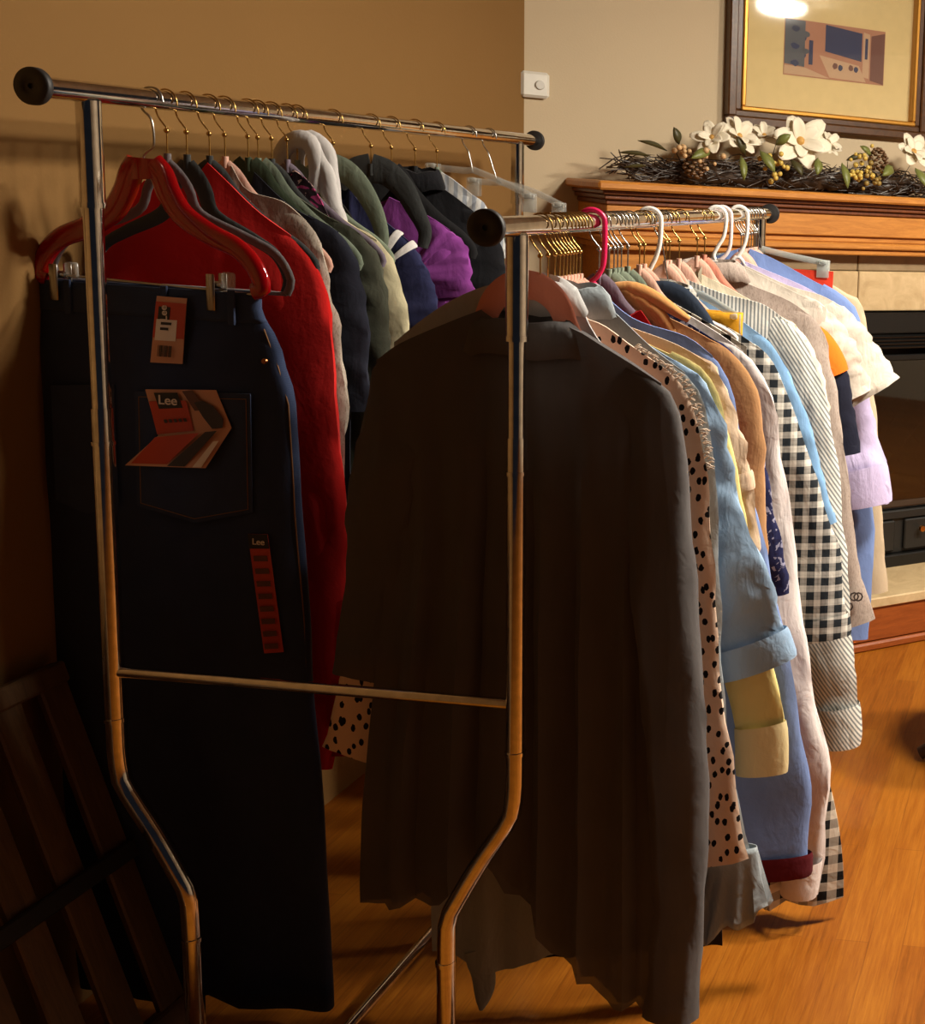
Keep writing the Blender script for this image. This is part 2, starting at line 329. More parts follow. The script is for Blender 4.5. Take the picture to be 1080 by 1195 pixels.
def cr(P, n):
    """resample a polyline with a Catmull-Rom curve to n points"""
    P = [Vector(p) for p in P]; 
    if len(P) == 2: return [P[0].lerp(P[1], i/(n-1)) for i in range(n)]
    Q = [P[0]*2-P[1]] + P + [P[-1]*2-P[-2]]; dense = []
    for i in range(1, len(Q)-2):
        a, b, c, d = Q[i-1:i+3]
        for k in range(16):
            t = k/16; dense.append(.5*((2*b)+(c-a)*t+(2*a-5*b+4*c-d)*t*t+(3*b-a-3*c+d)*t**3))
    dense.append(P[-1]); L = [0]
    for i in range(1, len(dense)): L.append(L[-1]+(dense[i]-dense[i-1]).length)
    out = []; j = 0
    for i in range(n):
        s = L[-1]*i/(n-1)
        while j < len(L)-2 and L[j+1] < s: j += 1
        t = (s-L[j])/max(L[j+1]-L[j], 1e-9); out.append(dense[j].lerp(dense[j+1], min(max(t, 0), 1)))
    return out
def ss(x): x = min(max(x, 0), 1); return x*x*(3-2*x)
def pw(x, pts):
    if x <= pts[0][0]: return pts[0][1]
    for (a, b), (c, d) in zip(pts, pts[1:]):
        if x <= c: t = (x-a)/(c-a); return b+(d-b)*ss(t)
    return pts[-1][1]

# ------------------------------------------------------------------ clothes
def body_mesh(topR, topL, hem, hwR, hwL, chest=.21, T=.024, fold=.006, k=5, seed=0, dipf=.03, dipb=.012, rows=34, crinkle=.003, th0=.25):
    ns, nn = 12, 8
    R = cr([(x, 0, z) for x, z in topR], ns+1); L = cr([(x, 0, z) for x, z in topL], ns+1)
    top = [(p.x, p.z, 0) for p in reversed(L)]                      # left tip .. left neck
    a, b = L[0], R[0]
    for i in range(1, nn): t = i/nn; top.append((a.x+(b.x-a.x)*t, a.z+(b.z-a.z)*t, math.sin(PI*t)))
    top += [(p.x, p.z, 0) for p in R]
    W = len(top); tipR, tipL = R[-1].x, -L[-1].x
    ph = seed*1.7
    def ring(v):
        f, bk = [], []
        for (x0, z0, dp) in top:
            s = x0/tipR if x0 >= 0 else x0/tipL
            w = (hwR if s >= 0 else hwL); tip = tipR if s >= 0 else tipL
            ch = min(chest, tip+.02); ww = pw(v, [(0, tip), (.16, ch), (1, w)])
            e = ss(v/.25); x = x0*(1-e)+s*ww*e
            hz = hem(s) if callable(hem) else hem
            th = T*.5*(th0+(1-th0)*ss(v/.12))*max(1-abs(s)**4, 0.02)**.5
            am = fold*min(v*1.6, 1)
            fo = am*(math.sin(2*PI*k*.5*s+ph+.6*math.sin(3*v+ph))+.5*math.sin(2*PI*k*s*.9+2.1*ph+1.1*v))
            fo += crinkle*(noise.noise(Vector((x*14+seed*3, v*7, seed)))*2)*min(v*4, 1)
            hz2 = hz + .25*fo
            zf = (z0-dp*dipf)*(1-v)+hz2*v; zb = (z0-dp*dipb)*(1-v)+hz2*v
            f.append((x, fo-th, zf)); bk.append((x, fo+th, zb))
        return f + bk[::-1]
    rws = [ring((i/rows)**1.25) for i in range(rows+1)]
    m = MB(); m.grid(rws, True)
    sh = []                                                        # close the shoulders
    for j in list(range(ns))+list(range(ns+nn-1, W-1)): sh.append((j, j+1, 2*W-2-j, 2*W-1-j))
    m.f += sh; m.mi += [0]*len(sh)
    return m

def sleeve_mesh(outer, w0, w1, T=.026, side=1, seed=0, crinkle=.003, rows=30, n=18, tuck=.05, y=0.0):
    P = cr([(outer[0][0]-tuck, 0, outer[0][1]+tuck*.55)]+[(x, 0, z) for x, z in outer], rows+1)
    tg = []
    for i in range(rows+1): tg.append((P[min(i+1, rows)]-P[max(i-1, 0)]).normalized())
    for _ in range(4): tg = [(tg[max(i-1, 0)]+tg[i]*2+tg[min(i+1, rows)]).normalized() for i in range(rows+1)]
    m = MB(); rws = []
    for i in range(rows+1):
        v = i/rows; w = pw(v, [(0, w0*.75), (.25, w0), (1, w1)]); nv = Vector((-tg[i].z, 0, tg[i].x))
        c = P[i]-nv*(w/2); rg = []
        for k in range(n):
            a = 2*PI*k/n; ca, sa = math.cos(a), math.sin(a)
            d = crinkle*noise.noise(Vector((v*13+seed*5, ca*1.5, sa*1.5+seed)))*2*min(1, v*5)
            q = c + nv*((w/2+d)*(abs(ca)**.8)*(1 if ca > 0 else -1)) + Vector((0, (T/2*(.3+.7*min(v*3, 1))+d)*sa, 0))
            q.y += y*ss(v*3) + crinkle*1.6*math.sin(v*9+seed)*min(1, v*3)
            rg.append((q.x*side, q.y, q.z))
        rws.append(rg)
    for sc, up in ((.9, .0), (.8, .02)):                             # turned hem
        last = rws[rows]; cx = sum(p[0] for p in last)/n; cy = sum(p[1] for p in last)/n; cz = sum(p[2] for p in last)/n
        rws.append([(cx+(p[0]-cx)*sc, cy+(p[1]-cy)*sc, cz+(p[2]-cz)*sc+up) for p in last])
    m.grid(rws, True); k = len(rws)-1
    m.f.append(tuple(k*n+i for i in range(n))); m.mi.append(0)
    return m, P, tg

def cuff_mesh(P, tg, w, T, a, b, side=1, fat=1.10, n=18, wide=1.0, ex=0.0):
    T = T+ex
    m = MB(); rws = []
    for i in range(7):
        v = a+(b-a)*i/6; j = min(int(v*(len(P)-1)), len(P)-2); f = v*(len(P)-1)-j
        p = P[j].lerp(P[j+1], f); t = tg[j]; nv = Vector((-t.z, 0, t.x)); c = p-nv*(w/2)
        kk = 1.0 if 0 < i < 6 else .97
        kk *= 1+(wide-1)*i/6
        rws.append([((c.x+nv.x*w/2*fat*kk*math.cos(2*PI*q/n))*side, T/2*fat*1.15*kk*math.sin(2*PI*q/n), c.z+nv.z*w/2*fat*kk*math.cos(2*PI*q/n)) for q in range(n)])
    m.grid(rws, True); return m

def collar_mesh(xl, xr, z, h=.035, leaf=.045, spread=.025, dep=.018, seed=0, tilt=0.0):
    """a folded shirt collar round the neck: stand up to h, then a leaf turned down outside"""
    cx, rx = (xl+xr)/2, (xr-xl)/2; m = MB(); n = 28
    def rg(r, dy, dz, wob):
        out = []
        for q in range(n):
            a = 2*PI*q/n; wv = wob*noise.noise(Vector((math.cos(a)*2+seed, math.sin(a)*2, seed*2)))
            out.append((cx+(rx+r)*math.cos(a), (dep+dy)*math.sin(a), z+dz+wv+tilt*math.cos(a)*rx - .010*(1-math.sin(a))*.5))
        return out
    m.grid([rg(.004, 0, -.012, .0), rg(.0, 0, h*.6, .004), rg(.001, .001, h, .006), rg(.006, .004, h*.95, .006), rg(spread*.6, .007, h*.35, .006), rg(spread, .009, h-leaf, .010)], True)
    return m

SL_DEF = 26
def garment(key, name, label, cat, mat, hem=-.9, w=(.14, .12), hw=None, chest=.2, T=.02, fold=.004, k=5, collar=None, cuff=None, ruffle=None, seed=1, left='auto', sleeve_mat=None, crinkle=.003, group=None, body=True, sleeve=True, hood=False, dip=(.03, .012), cuff_mat=None, sy=0.0, th0=.25, sT=1.15, yaw=None):
    pr = PROF[key]; Y, top, out = pr[0], list(pr[1]), pr[2]
    rx, rz = (XL, ZL) if key in LEFT else (XR, ZR)
    r = thing(name, label, cat, (rx, Y, rz), yaw_at('L' if key in LEFT else 'R', Y) if yaw is None else yaw, group)
    topL = [(p[0], p[1]) for p in pr[3]] if len(pr) > 3 else [(-max(x, .012), z) for x, z in top]
    if top[0][0] < .012 and len(pr) <= 3: top[0] = (.012, top[0][1])
    hwR = hw if hw else min(out[0][0]+.01, .21); hwL = hwR
    if isinstance(hw, tuple): hwL, hwR = hw
    if body:
        body_mesh(top, topL, hem, hwR, hwL, chest, T, fold, k, seed, dip[0], dip[1], crinkle=crinkle, th0=th0).build('body', mat, r)
    if sleeve:
        smt = sleeve_mat or mat
        m, P, tg = sleeve_mesh(out, w[0], w[1], T*sT, 1, seed, crinkle, y=sy); so = m.build('sleeve', smt, r)
        if cuff: cuff_mesh(P, tg, w[1], T*1.15, cuff[0], cuff[1], ex=crinkle*3.2).build('cuff', cuff_mat or smt, r)
        if left == 'auto':
            lo = [(min(x, .235+.03*i/len(out)), z) for i, (x, z) in enumerate(out)]
            m, P2, t2 = sleeve_mesh(lo, w[0], w[1], T*1.15, -1, seed+.5, crinkle, y=sy); m.build('sleeve', smt, r)
            if cuff: cuff_mesh(P2, t2, w[1], T*1.15, cuff[0], cuff[1], -1, ex=crinkle*3.2).build('cuff', cuff_mat or smt, r)
        elif left == 'given':
            lo = [(-x, z) for x, z in pr[4]]
            m, P2, t2 = sleeve_mesh(lo, w[0], w[1]*1.1, T*1.15, -1, seed+.5, crinkle, y=sy); m.build('sleeve', smt, r)
    if collar:
        collar_mesh(*collar).build('collar', sleeve_mat if collar is True else mat, r, solid=.0012)
    return r
LEFT = {'red', 'greige', 'navyb', 'olive', 'cream', 'npolo', 'purple', 'black', 'wstripe', 'jeans'}

# ------------------------------------------------------------------ hangers
def yaw_at(rail, y):
    if rail == 'R': return 0.0 if y < 1.82 else min(.24, (y-1.82)*3.5)
    return 0.0 if y < 1.9 else min(.15, (y-1.9)*3)
def hook_pts(R, drop=.046, lean=1):
    pts = [(.019*lean, 0, -.007), (.0178*lean, 0, .004)]
    for a in range(30, 211, 20): pts.append((R*math.cos(math.radians(a))*lean, 0, R*math.sin(math.radians(a))))
    pts += [(-.0165*lean, 0, -.017), (-.011*lean, 0, -.029), (-.004*lean, 0, -.038), (0, 0, -drop), (0, 0, -.097)]
    return pts
def velvet_hanger(rail, y, mat, label, metal=None, group=None, arm=None, neck=-.095, rz=0.0, dx=0.0, bar=True, width=(.024, .014), lean=1, cat='hanger'):
    x, z = (XL, ZL) if rail == 'L' else (XR, ZR)
    r = thing('velvet_hanger', label, cat, (x, y, z), yaw_at(rail, y), group)
    hk = MB(); hk.tube(cr(hook_pts(.0176, lean=lean), 34), .0013, 8); hk.build('hook', metal or GOLD, r)
    bd = MB(); bd.ball((0, 0, -.047), .0042, 8); bd.build('bead', metal or GOLD, r)
    arm = arm or [(0, neck-.004), (.016, neck-.018), (.04, neck-.052), (.09, neck-.098), (.14, neck-.132), (.165, neck-.16), (.162, neck-.175)]
    m = MB()
    for sd in (-1, 1):
        P = cr([(sd*a+dx, 0, b) for a, b in arm], 26)
        m.tube(P, [width[0]/2+(width[1]-width[0])/2*i/25 for i in range(26)], 10, .0032)
    m.tube([(dx, 0, neck+.012), (dx, 0, neck-.012)], .0055, 10, .0045)
    m.build('shoulders', mat, r)
    if bar:
        b = MB(); e = arm[-1]; b.tube([(-e[0]+dx, 0, e[1]), (e[0]+dx, 0, e[1])], .0035, 8); b.build('trouser_bar', mat, r)
    return r
def plastic_hanger(rail, y, mat, label, group=None, dx=0.0, lean=0.0):
    x, z = (XL, ZL) if rail == 'L' else (XR, ZR)
    r = thing('plastic_hanger', label, 'hanger', (x, y, z), yaw_at(rail, y), group); R = .0215
    pts = [(-R*1.02, 0, -.012), (-R*1.03, 0, .0)]
    for a in range(165, 9, -15): pts.append((R*math.cos(math.radians(a)), 0, R*math.sin(math.radians(a))))
    pts += [(R, 0, -.012), (R-lean*.3, 0, -.045), (R-.002-lean, 0, -.07), (R*.55-lean, 0, -.088), (0, 0, -.1)]
    hk = MB(); hk.tube(cr(pts, 44), .0044, 12); hk.build('hook', mat, r)
    m = MB(); m.tube(cr([(-.16, 0, -.235), (-.17, 0, -.225), (-.15, 0, -.208), (-.085, 0, -.175), (-.03, 0, -.135), (0, 0, -.1), (.03, 0, -.135), (.085, 0, -.175), (.15, 0, -.208), (.17, 0, -.225), (.16, 0, -.235)], 50), .0046, 10); m.build('shoulders', mat, r)
    b = MB(); b.tube([(-.16, 0, -.235), (.16, 0, -.235)], .0042, 10); b.build('trouser_bar', mat, r)
    return r
def clip_hanger(rail, y, mat, label, dx=0.0, half=.15, drop=.10, tilt=0.0, clipmat=None, group=None):
    """flat clear hanger: a straight body with a clip near each end"""
    x, z = (XL, ZL) if rail == 'L' else (XR, ZR)
    r = thing('clip_hanger', label, 'hanger', (x, y, z), 0, group)
    hk = MB(); hk.tube(cr(hook_pts(.0176)[:-1]+[(dx*.3, 0, -drop)], 34), .0015, 8); hk.build('hook', SILVER, r)
    m = MB()
    for sd in (-1, 1): m.tube(cr([(dx*.3, 0, -drop), (dx+sd*.04, 0, -drop-.012+sd*tilt*.04), (dx+sd*half, 0, -drop-.028+sd*tilt*half)], 14), .008, 10, .003)
    m.build('crossbar', mat, r)
    for sd in (-1, 1):
        cx, cz = dx+sd*(half-.012), -drop-.03+sd*tilt*half
        c = MB()
        c.box((cx, -.006, cz-.012), (.032, .003, .045), bev=.001); c.box((cx, .006, cz-.012), (.032, .003, .045), bev=.001)
        c.box((cx, -.0105, cz+.006), (.02, .006, .012), bev=.002)
        o = c.build('clip', clipmat or mat, r)
        s = MB(); s.tube([(cx-.012, 0, cz+.002), (cx+.012, 0, cz+.002)], .0055, 10); s.build('spring', STEEL, o)
    return r

# ------------------------------------------------------------------ the room
struct('floor', MB().box((.9, 1.9, -.05), (5.4, 7.0, .1)), floor_mat())
struct('ceiling', MB().box((.9, 1.9, 2.50), (5.4, 7.0, .1)), wall_mat('ceiling_paint', (160, 150, 134)))
P0 = Vector((-1.64, 3.547, 0)); A38 = math.radians(38)
struct('wall_left', MB().box((-1.69, 1.08, 1.225), (.1, 4.95, 2.45)), wall_mat('tan_brown_paint', (132, 98, 55)))
struct('wall_right', MB().box((3.65, 1.9, 1.225), (.1, 7.0, 2.45)), wall_mat('right_wall_paint', (196, 182, 158)))
struct('wall_fireplace', MB().box((2.0, .05, 1.225), (4.1, .1, 2.45)), wall_mat('beige_paint', (202, 183, 152)), rz=A38, loc=P0)

def fp(name, label, cat, s=0, off=0, z=0, group=None):   # a thing standing at (s along, off in front of) the fireplace wall
    p = P0+Matrix.Rotation(A38, 3, 'Z') @ Vector((s, -off, z)); return thing(name, label, cat, p, A38, group)
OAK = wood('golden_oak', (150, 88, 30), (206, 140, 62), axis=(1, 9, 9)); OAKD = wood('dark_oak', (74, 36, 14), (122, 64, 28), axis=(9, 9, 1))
# mantelpiece: shelf, mouldings, frieze, two legs
S0, S1 = .12, 1.90
mt = fp('mantelpiece', 'golden oak mantelpiece on the wall behind the right end of the rack', 'mantelpiece', (S0+S1)/2)
L = S1-S0
def slab(s0, s1, off, z0, z1): return ((0, -off/2, (z0+z1)/2), (s1-s0, off, z1-z0))
m = MB(); m.box(*slab(S0, S1, .35, 1.447, 1.472), bev=.006); m.build('shelf', OAK, mt, False)
m = MB()
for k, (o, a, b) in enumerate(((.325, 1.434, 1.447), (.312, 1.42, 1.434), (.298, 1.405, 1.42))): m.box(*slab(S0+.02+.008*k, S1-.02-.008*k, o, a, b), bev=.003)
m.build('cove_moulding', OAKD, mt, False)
m = MB(); m.box(*slab(S0+.04, S1-.04, .29, 1.335, 1.405), bev=.003); m.build('frieze', OAK, mt, False)
m = MB()
m.box(*slab(S0+.045, S1-.045, .275, 1.315, 1.335), bev=.003); m.box(*slab(S0+.02, S1-.02, .315, 1.295, 1.315), bev=.004); m.box(*slab(S0+.035, S1-.035, .30, 1.275, 1.295), bev=.004)
m.build('lower_moulding', OAK, mt, False)
for s in (-1, 1):
    m = MB(); m.box((s*(L/2-.14), -.135, .725), (.17, .27, 1.10), bev=.004); m.box((s*(L/2-.14), -.145, .26), (.19, .29, .16), bev=.004)
    m.box((s*(L/2-.14), -.139, .80), (.10, .27, .80), bev=.006); m.build('pilaster', OAK, mt, False)
# tiled surround, firebox, hearth
SC = 1.01
su = fp('fireplace_surround', 'beige stone tile surround round the black fireplace', 'fireplace surround', SC)
TILE = stone_mat('beige_tile', (176, 150, 110), (206, 182, 140)); TILE_SHADED = stone_mat('tile_mantel_shadow', (128, 108, 80), (150, 130, 100))  # second, darker tile has the mantel's shadow painted into its colour
m = MB()
for s in (-1, 1): m.box((s*.57, -.125, .63), (.20, .246, .90), bev=.003)
for i in range(4): m.box((-.5025+.335*i, -.127, 1.152), (.332, .246, .133), bev=.003)
m.build('tile', TILE, su, False)
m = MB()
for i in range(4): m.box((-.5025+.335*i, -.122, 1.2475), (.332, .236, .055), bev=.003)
m.build('tile', TILE_SHADED, su, False)  # top row under the shelf, in the shadow-toned tile colour
BLK = plain('black_metal', (26, 25, 24), .35, .3)
fb = fp('fireplace', 'black metal gas fireplace with glass front and louvres', 'fireplace', SC)
m = MB()
for s in (-1, 1): m.box((s*.435, -.13, .63), (.07, .28, .90), bev=.004)
m.box((0, -.13, 1.045), (.94, .28, .07), bev=.004); m.box((0, -.13, .20), (.94, .28, .045), bev=.004); m.box((0, -.02, .63), (.90, .03, .88)); m.build('frame', BLK, fb, False)
m = MB()
for k in range(4): m.box((0, -.262, .975+.012*k-.012), (.80, .012, .006), Matrix.Rotation(.5, 3, 'X'))
m.box((0, -.255, .925), (.80, .02, .02), bev=.003); m.build('upper_louvre', BLK, fb, False)
m = MB(); m.box((0, -.25, .365), (.80, .02, .03), bev=.003)
for q in (-.3, -.1, .1, .3): m.box((q, -.255, .29), (.16, .016, .11), bev=.004)
m.box((0, -.24, .29), (.80, .012, .13)); m.build('lower_panel', plain('dark_iron', (34, 33, 31), .5, .2), fb, False)
m = MB()
BRICK = wood('firebox_brick', (40, 32, 26), (74, 60, 48))
m.box((0, -.05, .65), (.80, .02, .56))
for k in range(-7, 9):
    for sd in (-1, 1): m.box((k*.07+sd*.03, -.072, .64), (.012, .008, .36), Matrix.Rotation(sd*.75, 3, 'Y'))
m.box((0, -.14, .40), (.80, .2, .02)); m.build('herringbone_liner', BRICK, fb, False)
m = MB()
for (x, z, a) in ((-.12, .45, .1), (.14, .46, -.15), (0, .52, .25)): m.tube([(x-.2*math.cos(a), -.13-.03*a, z-.2*math.sin(a)), (x, -.12, z), (x+.2*math.cos(a), -.13, z+.2*math.sin(a))], [.035, .042, .032], 10)
m.build('log', wood('ash_log', (44, 36, 30), (96, 84, 70)), fb)
m = MB(); m.box((0, -.235, .645), (.80, .004, .53)); m.build('glass', glass_pane_mat('smoked_glass', (.30, .28, .26, 1), .3), fb, False)
m = MB(); m.lathe([(0, -.022), (.010, -.020), (.012, -.012), (.007, -.006), (.006, 0)], (.275, -.275, .313), 'Y', 14); m.build('knob', plain('brass', (196, 130, 60), .3, 1.0), fb)
he = fp('hearth', 'raised hearth with beige stone top and oak front edge', 'hearth', SC)
m = MB(); m.box((0, -.27, .162), (1.60, .52, .034), bev=.004); m.build('stone_top', TILE, he, False)
m = MB(); m.box((0, -.26, .088), (1.60, .52, .114), bev=.003); m.box((0, -.262, .014), (1.62, .535, .028), bev=.006); m.build('oak_front', wood('red_oak', (112, 50, 16), (160, 84, 34), axis=(1, 7, 7)), he, False)
for o in (he,): o['kind'] = 'structure'

# thermostat
th = fp('thermostat', 'small white square thermostat on the wall by the corner', 'thermostat', .027, 0, 1.74)
m = MB(); m.box((0, -.012, 0), (.082, .024, .076), bev=.008); m.build('case', plain('white_plastic', (232, 228, 216), .4), th, False)
m = MB(); m.lathe([(0, -.030), (.012, -.030), (.014, -.027), (.014, -.022)], (.012, 0, .0), 'Y', 24); m.build('dial', plain('white_dial', (214, 210, 200), .4), th)

# framed picture: leans a touch on the mantel wall
pc = fp('framed_picture', 'large framed picture with cream mat above the mantelpiece', 'framed picture', .995, .0, 2.06)
FR = wood('walnut_frame', (50, 28, 12), (96, 60, 28), axis=(6, 6, 6), rough=.35); GLD = plain('gilt_edge', (196, 140, 56), .35, .6)
def frame_ring(m, hw, hh, w, y0, y1):
    m.box((0, (y0+y1)/2, hh-w/2), (2*hw, y1-y0, w), bev=.004); m.box((0, (y0+y1)/2, -hh+w/2), (2*hw, y1-y0, w), bev=.004)
    for s in (-1, 1): m.box((s*(hw-w/2), (y0+y1)/2, 0), (w, y1-y0, 2*hh-2*w), bev=.004)
HW, HH = .375, .385
m = MB(); frame_ring(m, HW, HH, .028, -.045, -.002); frame_ring(m, HW-.026, HH-.026, .022, -.036, -.002); m.build('frame', FR, pc, False)
m = MB(); frame_ring(m, HW-.046, HH-.046, .016, -.042, -.004); m.build('gilt_lip', GLD, pc, False)
m = MB(); m.box((0, -.010, 0), (2*HW-.1, .006, 2*HH-.1)); m.build('mat', plain('cream_mat', (222, 196, 138), .8), pc, False)
pw_, ph_ = .19, .092; pcx, pcz = .015, -.115
pm = [plain('print_peach', (176, 122, 92), .7), plain('print_blue', (44, 52, 84), .7), plain('print_foliage', (86, 88, 92), .7), plain('print_light', (196, 160, 124), .7), plain('print_brown', (112, 70, 58), .7)]
m = MB(); m.box((pcx, -.0140, pcz), (2*pw_, .001, 2*ph_))
def blob(ci, x, z, w, h, n=9, seed=0):
    m.cur = ci; pts = [(pcx+x+w*math.cos(2*PI*k/n)*(.75+.35*noise.noise(Vector((k*1.3, seed, 0)))), -.0149-.00008*len(m.f) % .0004, pcz+z+h*math.sin(2*PI*k/n)*(.75+.35*noise.noise(Vector((k*.9, seed, 5))))) for k in range(n)]
    m.add(pts, [tuple(range(n))])
def patch(ci, *q): m.cur = ci; m.add([(pcx+x, -.0147-.00006*(len(m.f) % 7), pcz+z) for x, z in q], [tuple(range(len(q)))])
patch(2, (-.188, -.055), (-.115, -.06), (-.115, .09), (-.188, .09)); patch(1, (-.04, .0), (.10, -.02), (.10, .075), (-.04, .088)); patch(4, (.135, -.08), (.188, -.09), (.188, .085), (.135, .07))
patch(3, (-.06, -.015), (.09, -.035), (.12, -.088), (-.02, -.085)); patch(3, (-.188, -.088), (-.02, -.088), (-.11, -.062), (-.188, -.06)); patch(3, (.105, -.07), (.13, -.075), (.13, .075), (.105, .08)); patch(1, (.112, -.01), (.123, -.01), (.123, .06), (.112, .06))
patch(1, (-.10, -.05), (-.085, -.05), (-.085, .03), (-.10, .03))
for k in range(9): blob(2 if k % 2 else 1, -.15+.012*(k % 4), -.05+.014*k, .022, .014, seed=k)
for k in range(5): blob((4, 1, 3)[k % 3], .0+.02*k, -.045-.004*(k % 3), .012, .014, seed=k+20)
m.build('print', pm, pc, False)
m = MB(); m.box((0, -.019, 0), (2*HW-.1, .002, 2*HH-.1)); m.build('glass', glass_pane_mat('picture_glass', (1, 1, 1, 1), .1), pc, False)

# magnolia garland on the shelf
ga = fp('magnolia_garland', 'dark twig garland with white magnolia flowers along the mantel shelf', 'garland', .27, .16, 1.472)
rnd = random.Random(4)
TW = wood('dark_twigs', (26, 18, 12), (64, 44, 28)); LEAFM = plain('magnolia_leaf', (112, 118, 58), .45); LEAFD = plain('dark_leaf', (66, 62, 30), .5)
PET = plain('cream_petal', (238, 228, 204), .6); BERRY = plain('yellow_berry', (206, 176, 84), .4); CONE = wood('pinecone_scale', (54, 34, 18), (120, 84, 48))
m = MB()
for i in range(520):
    x = rnd.uniform(-.02, 1.06); ln = rnd.uniform(.06, .20); a = rnd.gauss(0, .5); yz = rnd.uniform(0, 2*PI); rr = rnd.uniform(.02, .052)*min(1, .35+x*2.2)
    c = Vector((x, rr*math.cos(yz), .04+rr*.75*math.sin(yz))); d = Vector((math.cos(a), rnd.gauss(0, .25), math.sin(a)*.5)).normalized()
    b = Vector((0, rnd.gauss(0, .02), rnd.gauss(0, .018)))
    P = [c-d*ln/2, c+b, c+d*ln/2]
    for p in P: p.z = max(p.z, .004); p.y = min(p.y, .14)
    m.tube(cr(P, 6), [.0016, .002, .002, .0018, .0014, .0008], 5)
rows = []
for i in range(60):
    t = i/59; r0 = .034*min(1, .15+t*5)*min(1, .3+(1-t)*6)
    rows.append([(t*1.04, .01+r0*1.3*math.cos(2*PI*q/18)*(1+.5*noise.noise(Vector((i*.6, q*.9, 3)))), max(.003, .036+r0*math.sin(2*PI*q/18)*(1+.6*noise.noise(Vector((i*.7, q*.8, 9)))))) for q in range(18)])
m.grid(rows, True)
m.build('twig_base', TW, ga)
def petal(m, c, out, up, ln, wd, cup):
    out, up = Vector(out).normalized(), Vector(up).normalized(); sd = out.cross(up).normalized(); rows = []
    for i in range(8):
        t = i/7; w = wd*math.sin(PI*min(t*.86+.08, 1))**.7; lift = cup*math.sin(t*1.5)*ln
        rows.append([tuple(Vector(c)+out*ln*t+up*(lift+.25*cup*w*(k/2)**2)+sd*w*k/2*.5) for k in (-2, -1, 0, 1, 2)])
    m.grid(rows)
def magnolia(x, y, z, size, face, seed):
    r = random.Random(seed); f = Vector(face).normalized(); u = f.orthogonal().normalized(); v = f.cross(u)
    m = MB()
    for ring, (n, ln, cup) in enumerate(((6, 1.0, .25), (5, .72, .6))):
        for k in range(n):
            a = 2*PI*k/n+ring*.5+r.uniform(-.15, .15); o = u*math.cos(a)+v*math.sin(a)
            petal(m, Vector((x, y, z))+f*.004*ring, o, f, size*ln*r.uniform(.85, 1.1), size*.62*ln, cup*r.uniform(.7, 1.3))
    o = m.build('flower', PET, ga, solid=.0012)
    c = MB(); c.ball(Vector((x, y, z))+f*size*.12, size*.15, 8); c.build('flower_centre', plain('stamen', (196, 148, 72), .6), o)
magnolia(.515, -.07, .155, .098, (-.1, -1, .35), 1); magnolia(.235, -.05, .145, .062, (-.6, -.8, .6), 2); magnolia(.325, -.03, .155, .070, (.2, -.9, .7), 3)
magnolia(.94, -.06, .150, .075, (.1, -1, .6), 5); magnolia(.64, -.01, .155, .060, (.5, -.8, .7), 6); magnolia(.43, .01, .165, .055, (-.2, -.6, .8), 7); magnolia(1.04, -.03, .12, .06, (.3, -.8, .6), 8)
def leaf(x, y, z, d, ln, wd, mt_):
    d = Vector(d).normalized(); up = Vector((0, -1, .4)); up = (up-d*up.dot(d)).normalized(); sd = d.cross(up); m = MB(); rows = []
    for i in range(9):
        t = i/8; w = wd*math.sin(PI*t)**.8; bend = .14*ln*math.sin(PI*t)
        rows.append([tuple(Vector((x, y, z))+d*ln*t+up*(bend-abs(k)*.004)+sd*w*k*.5) for k in (-1, 0, 1)])
    m.grid(rows); m.build('leaf', mt_, ga, solid=.0008)
for q in ((.30, -.12, .10, (-.05, -.5, -1), .085, .024), (.64, -.13, .10, (.05, -.5, -1), .09, .028), (.56, -.12, .11, (-.3, -.6, -.8), .07, .03), (.22, -.08, .11, (-.8, -.4, -.3), .09, .03), (.37, -.1, .12, (.3, -.4, -.6), .085, .035), (.42, -.1, .14, (.3, -.3, .3), .06, .03),
          (.85, -.09, .10, (-.6, -.5, -.3), .09, .035), (.92, -.12, .10, (.2, -.6, -.7), .08, .035), (.99, -.12, .09, (.6, -.6, -.5), .10, .04), (.78, -.07, .13, (-.7, -.2, .4), .06, .025)): leaf(*q, LEAFM)
for q in ((.10, -.03, .10, (-1, -.2, .25), .10, .016), (.05, -.03, .08, (-1, -.1, .05), .10, .014), (.13, -.05, .12, (-.4, -.2, 1), .055, .028), (.34, -.06, .10, (-.5, -.3, .7), .07, .03), (.70, -.04, .11, (.8, -.2, .3), .07, .02), (.03, -.06, .05, (-1, -.3, -.1), .08, .012), (.48, -.09, .10, (.2, -.5, -.5), .07, .03)): leaf(*q, LEAFD)
def berries(x, y, z, n, sp, mt_, seed):
    r = random.Random(seed); m = MB()
    for k in range(n): m.ball((x+r.gauss(0, sp), y+r.gauss(0, sp*.6), z+r.gauss(0, sp)), r.uniform(.006, .0095), 7)
    m.build('berry_cluster', mt_, ga)
PKB = plain('pink_berry', (206, 168, 120), .4)
berries(.13, -.08, .10, 9, .022, PKB, 1); berries(.20, -.09, .085, 8, .022, PKB, 2); berries(.44, -.11, .07, 9, .02, BERRY, 3); berries(.71, -.11, .085, 22, .026, BERRY, 4); berries(.76, -.11, .05, 14, .02, plain('olive_berry', (150, 124, 62), .4), 5); berries(.40, -.1, .10, 6, .02, BERRY, 6)
for (x, z) in ((.80, .115), (.17, .055)):
    m = MB()
    for k in range(46):
        t = k/45; rr = .030*math.sin(PI*(.12+.8*t)); a = k*2.4
        c = Vector((x+rr*math.cos(a), -.075+rr*math.sin(a), z-.03+.07*t)); m.ball(c, .0085, 6, (1, 1, .6))
    m.build('pinecone', CONE, ga)

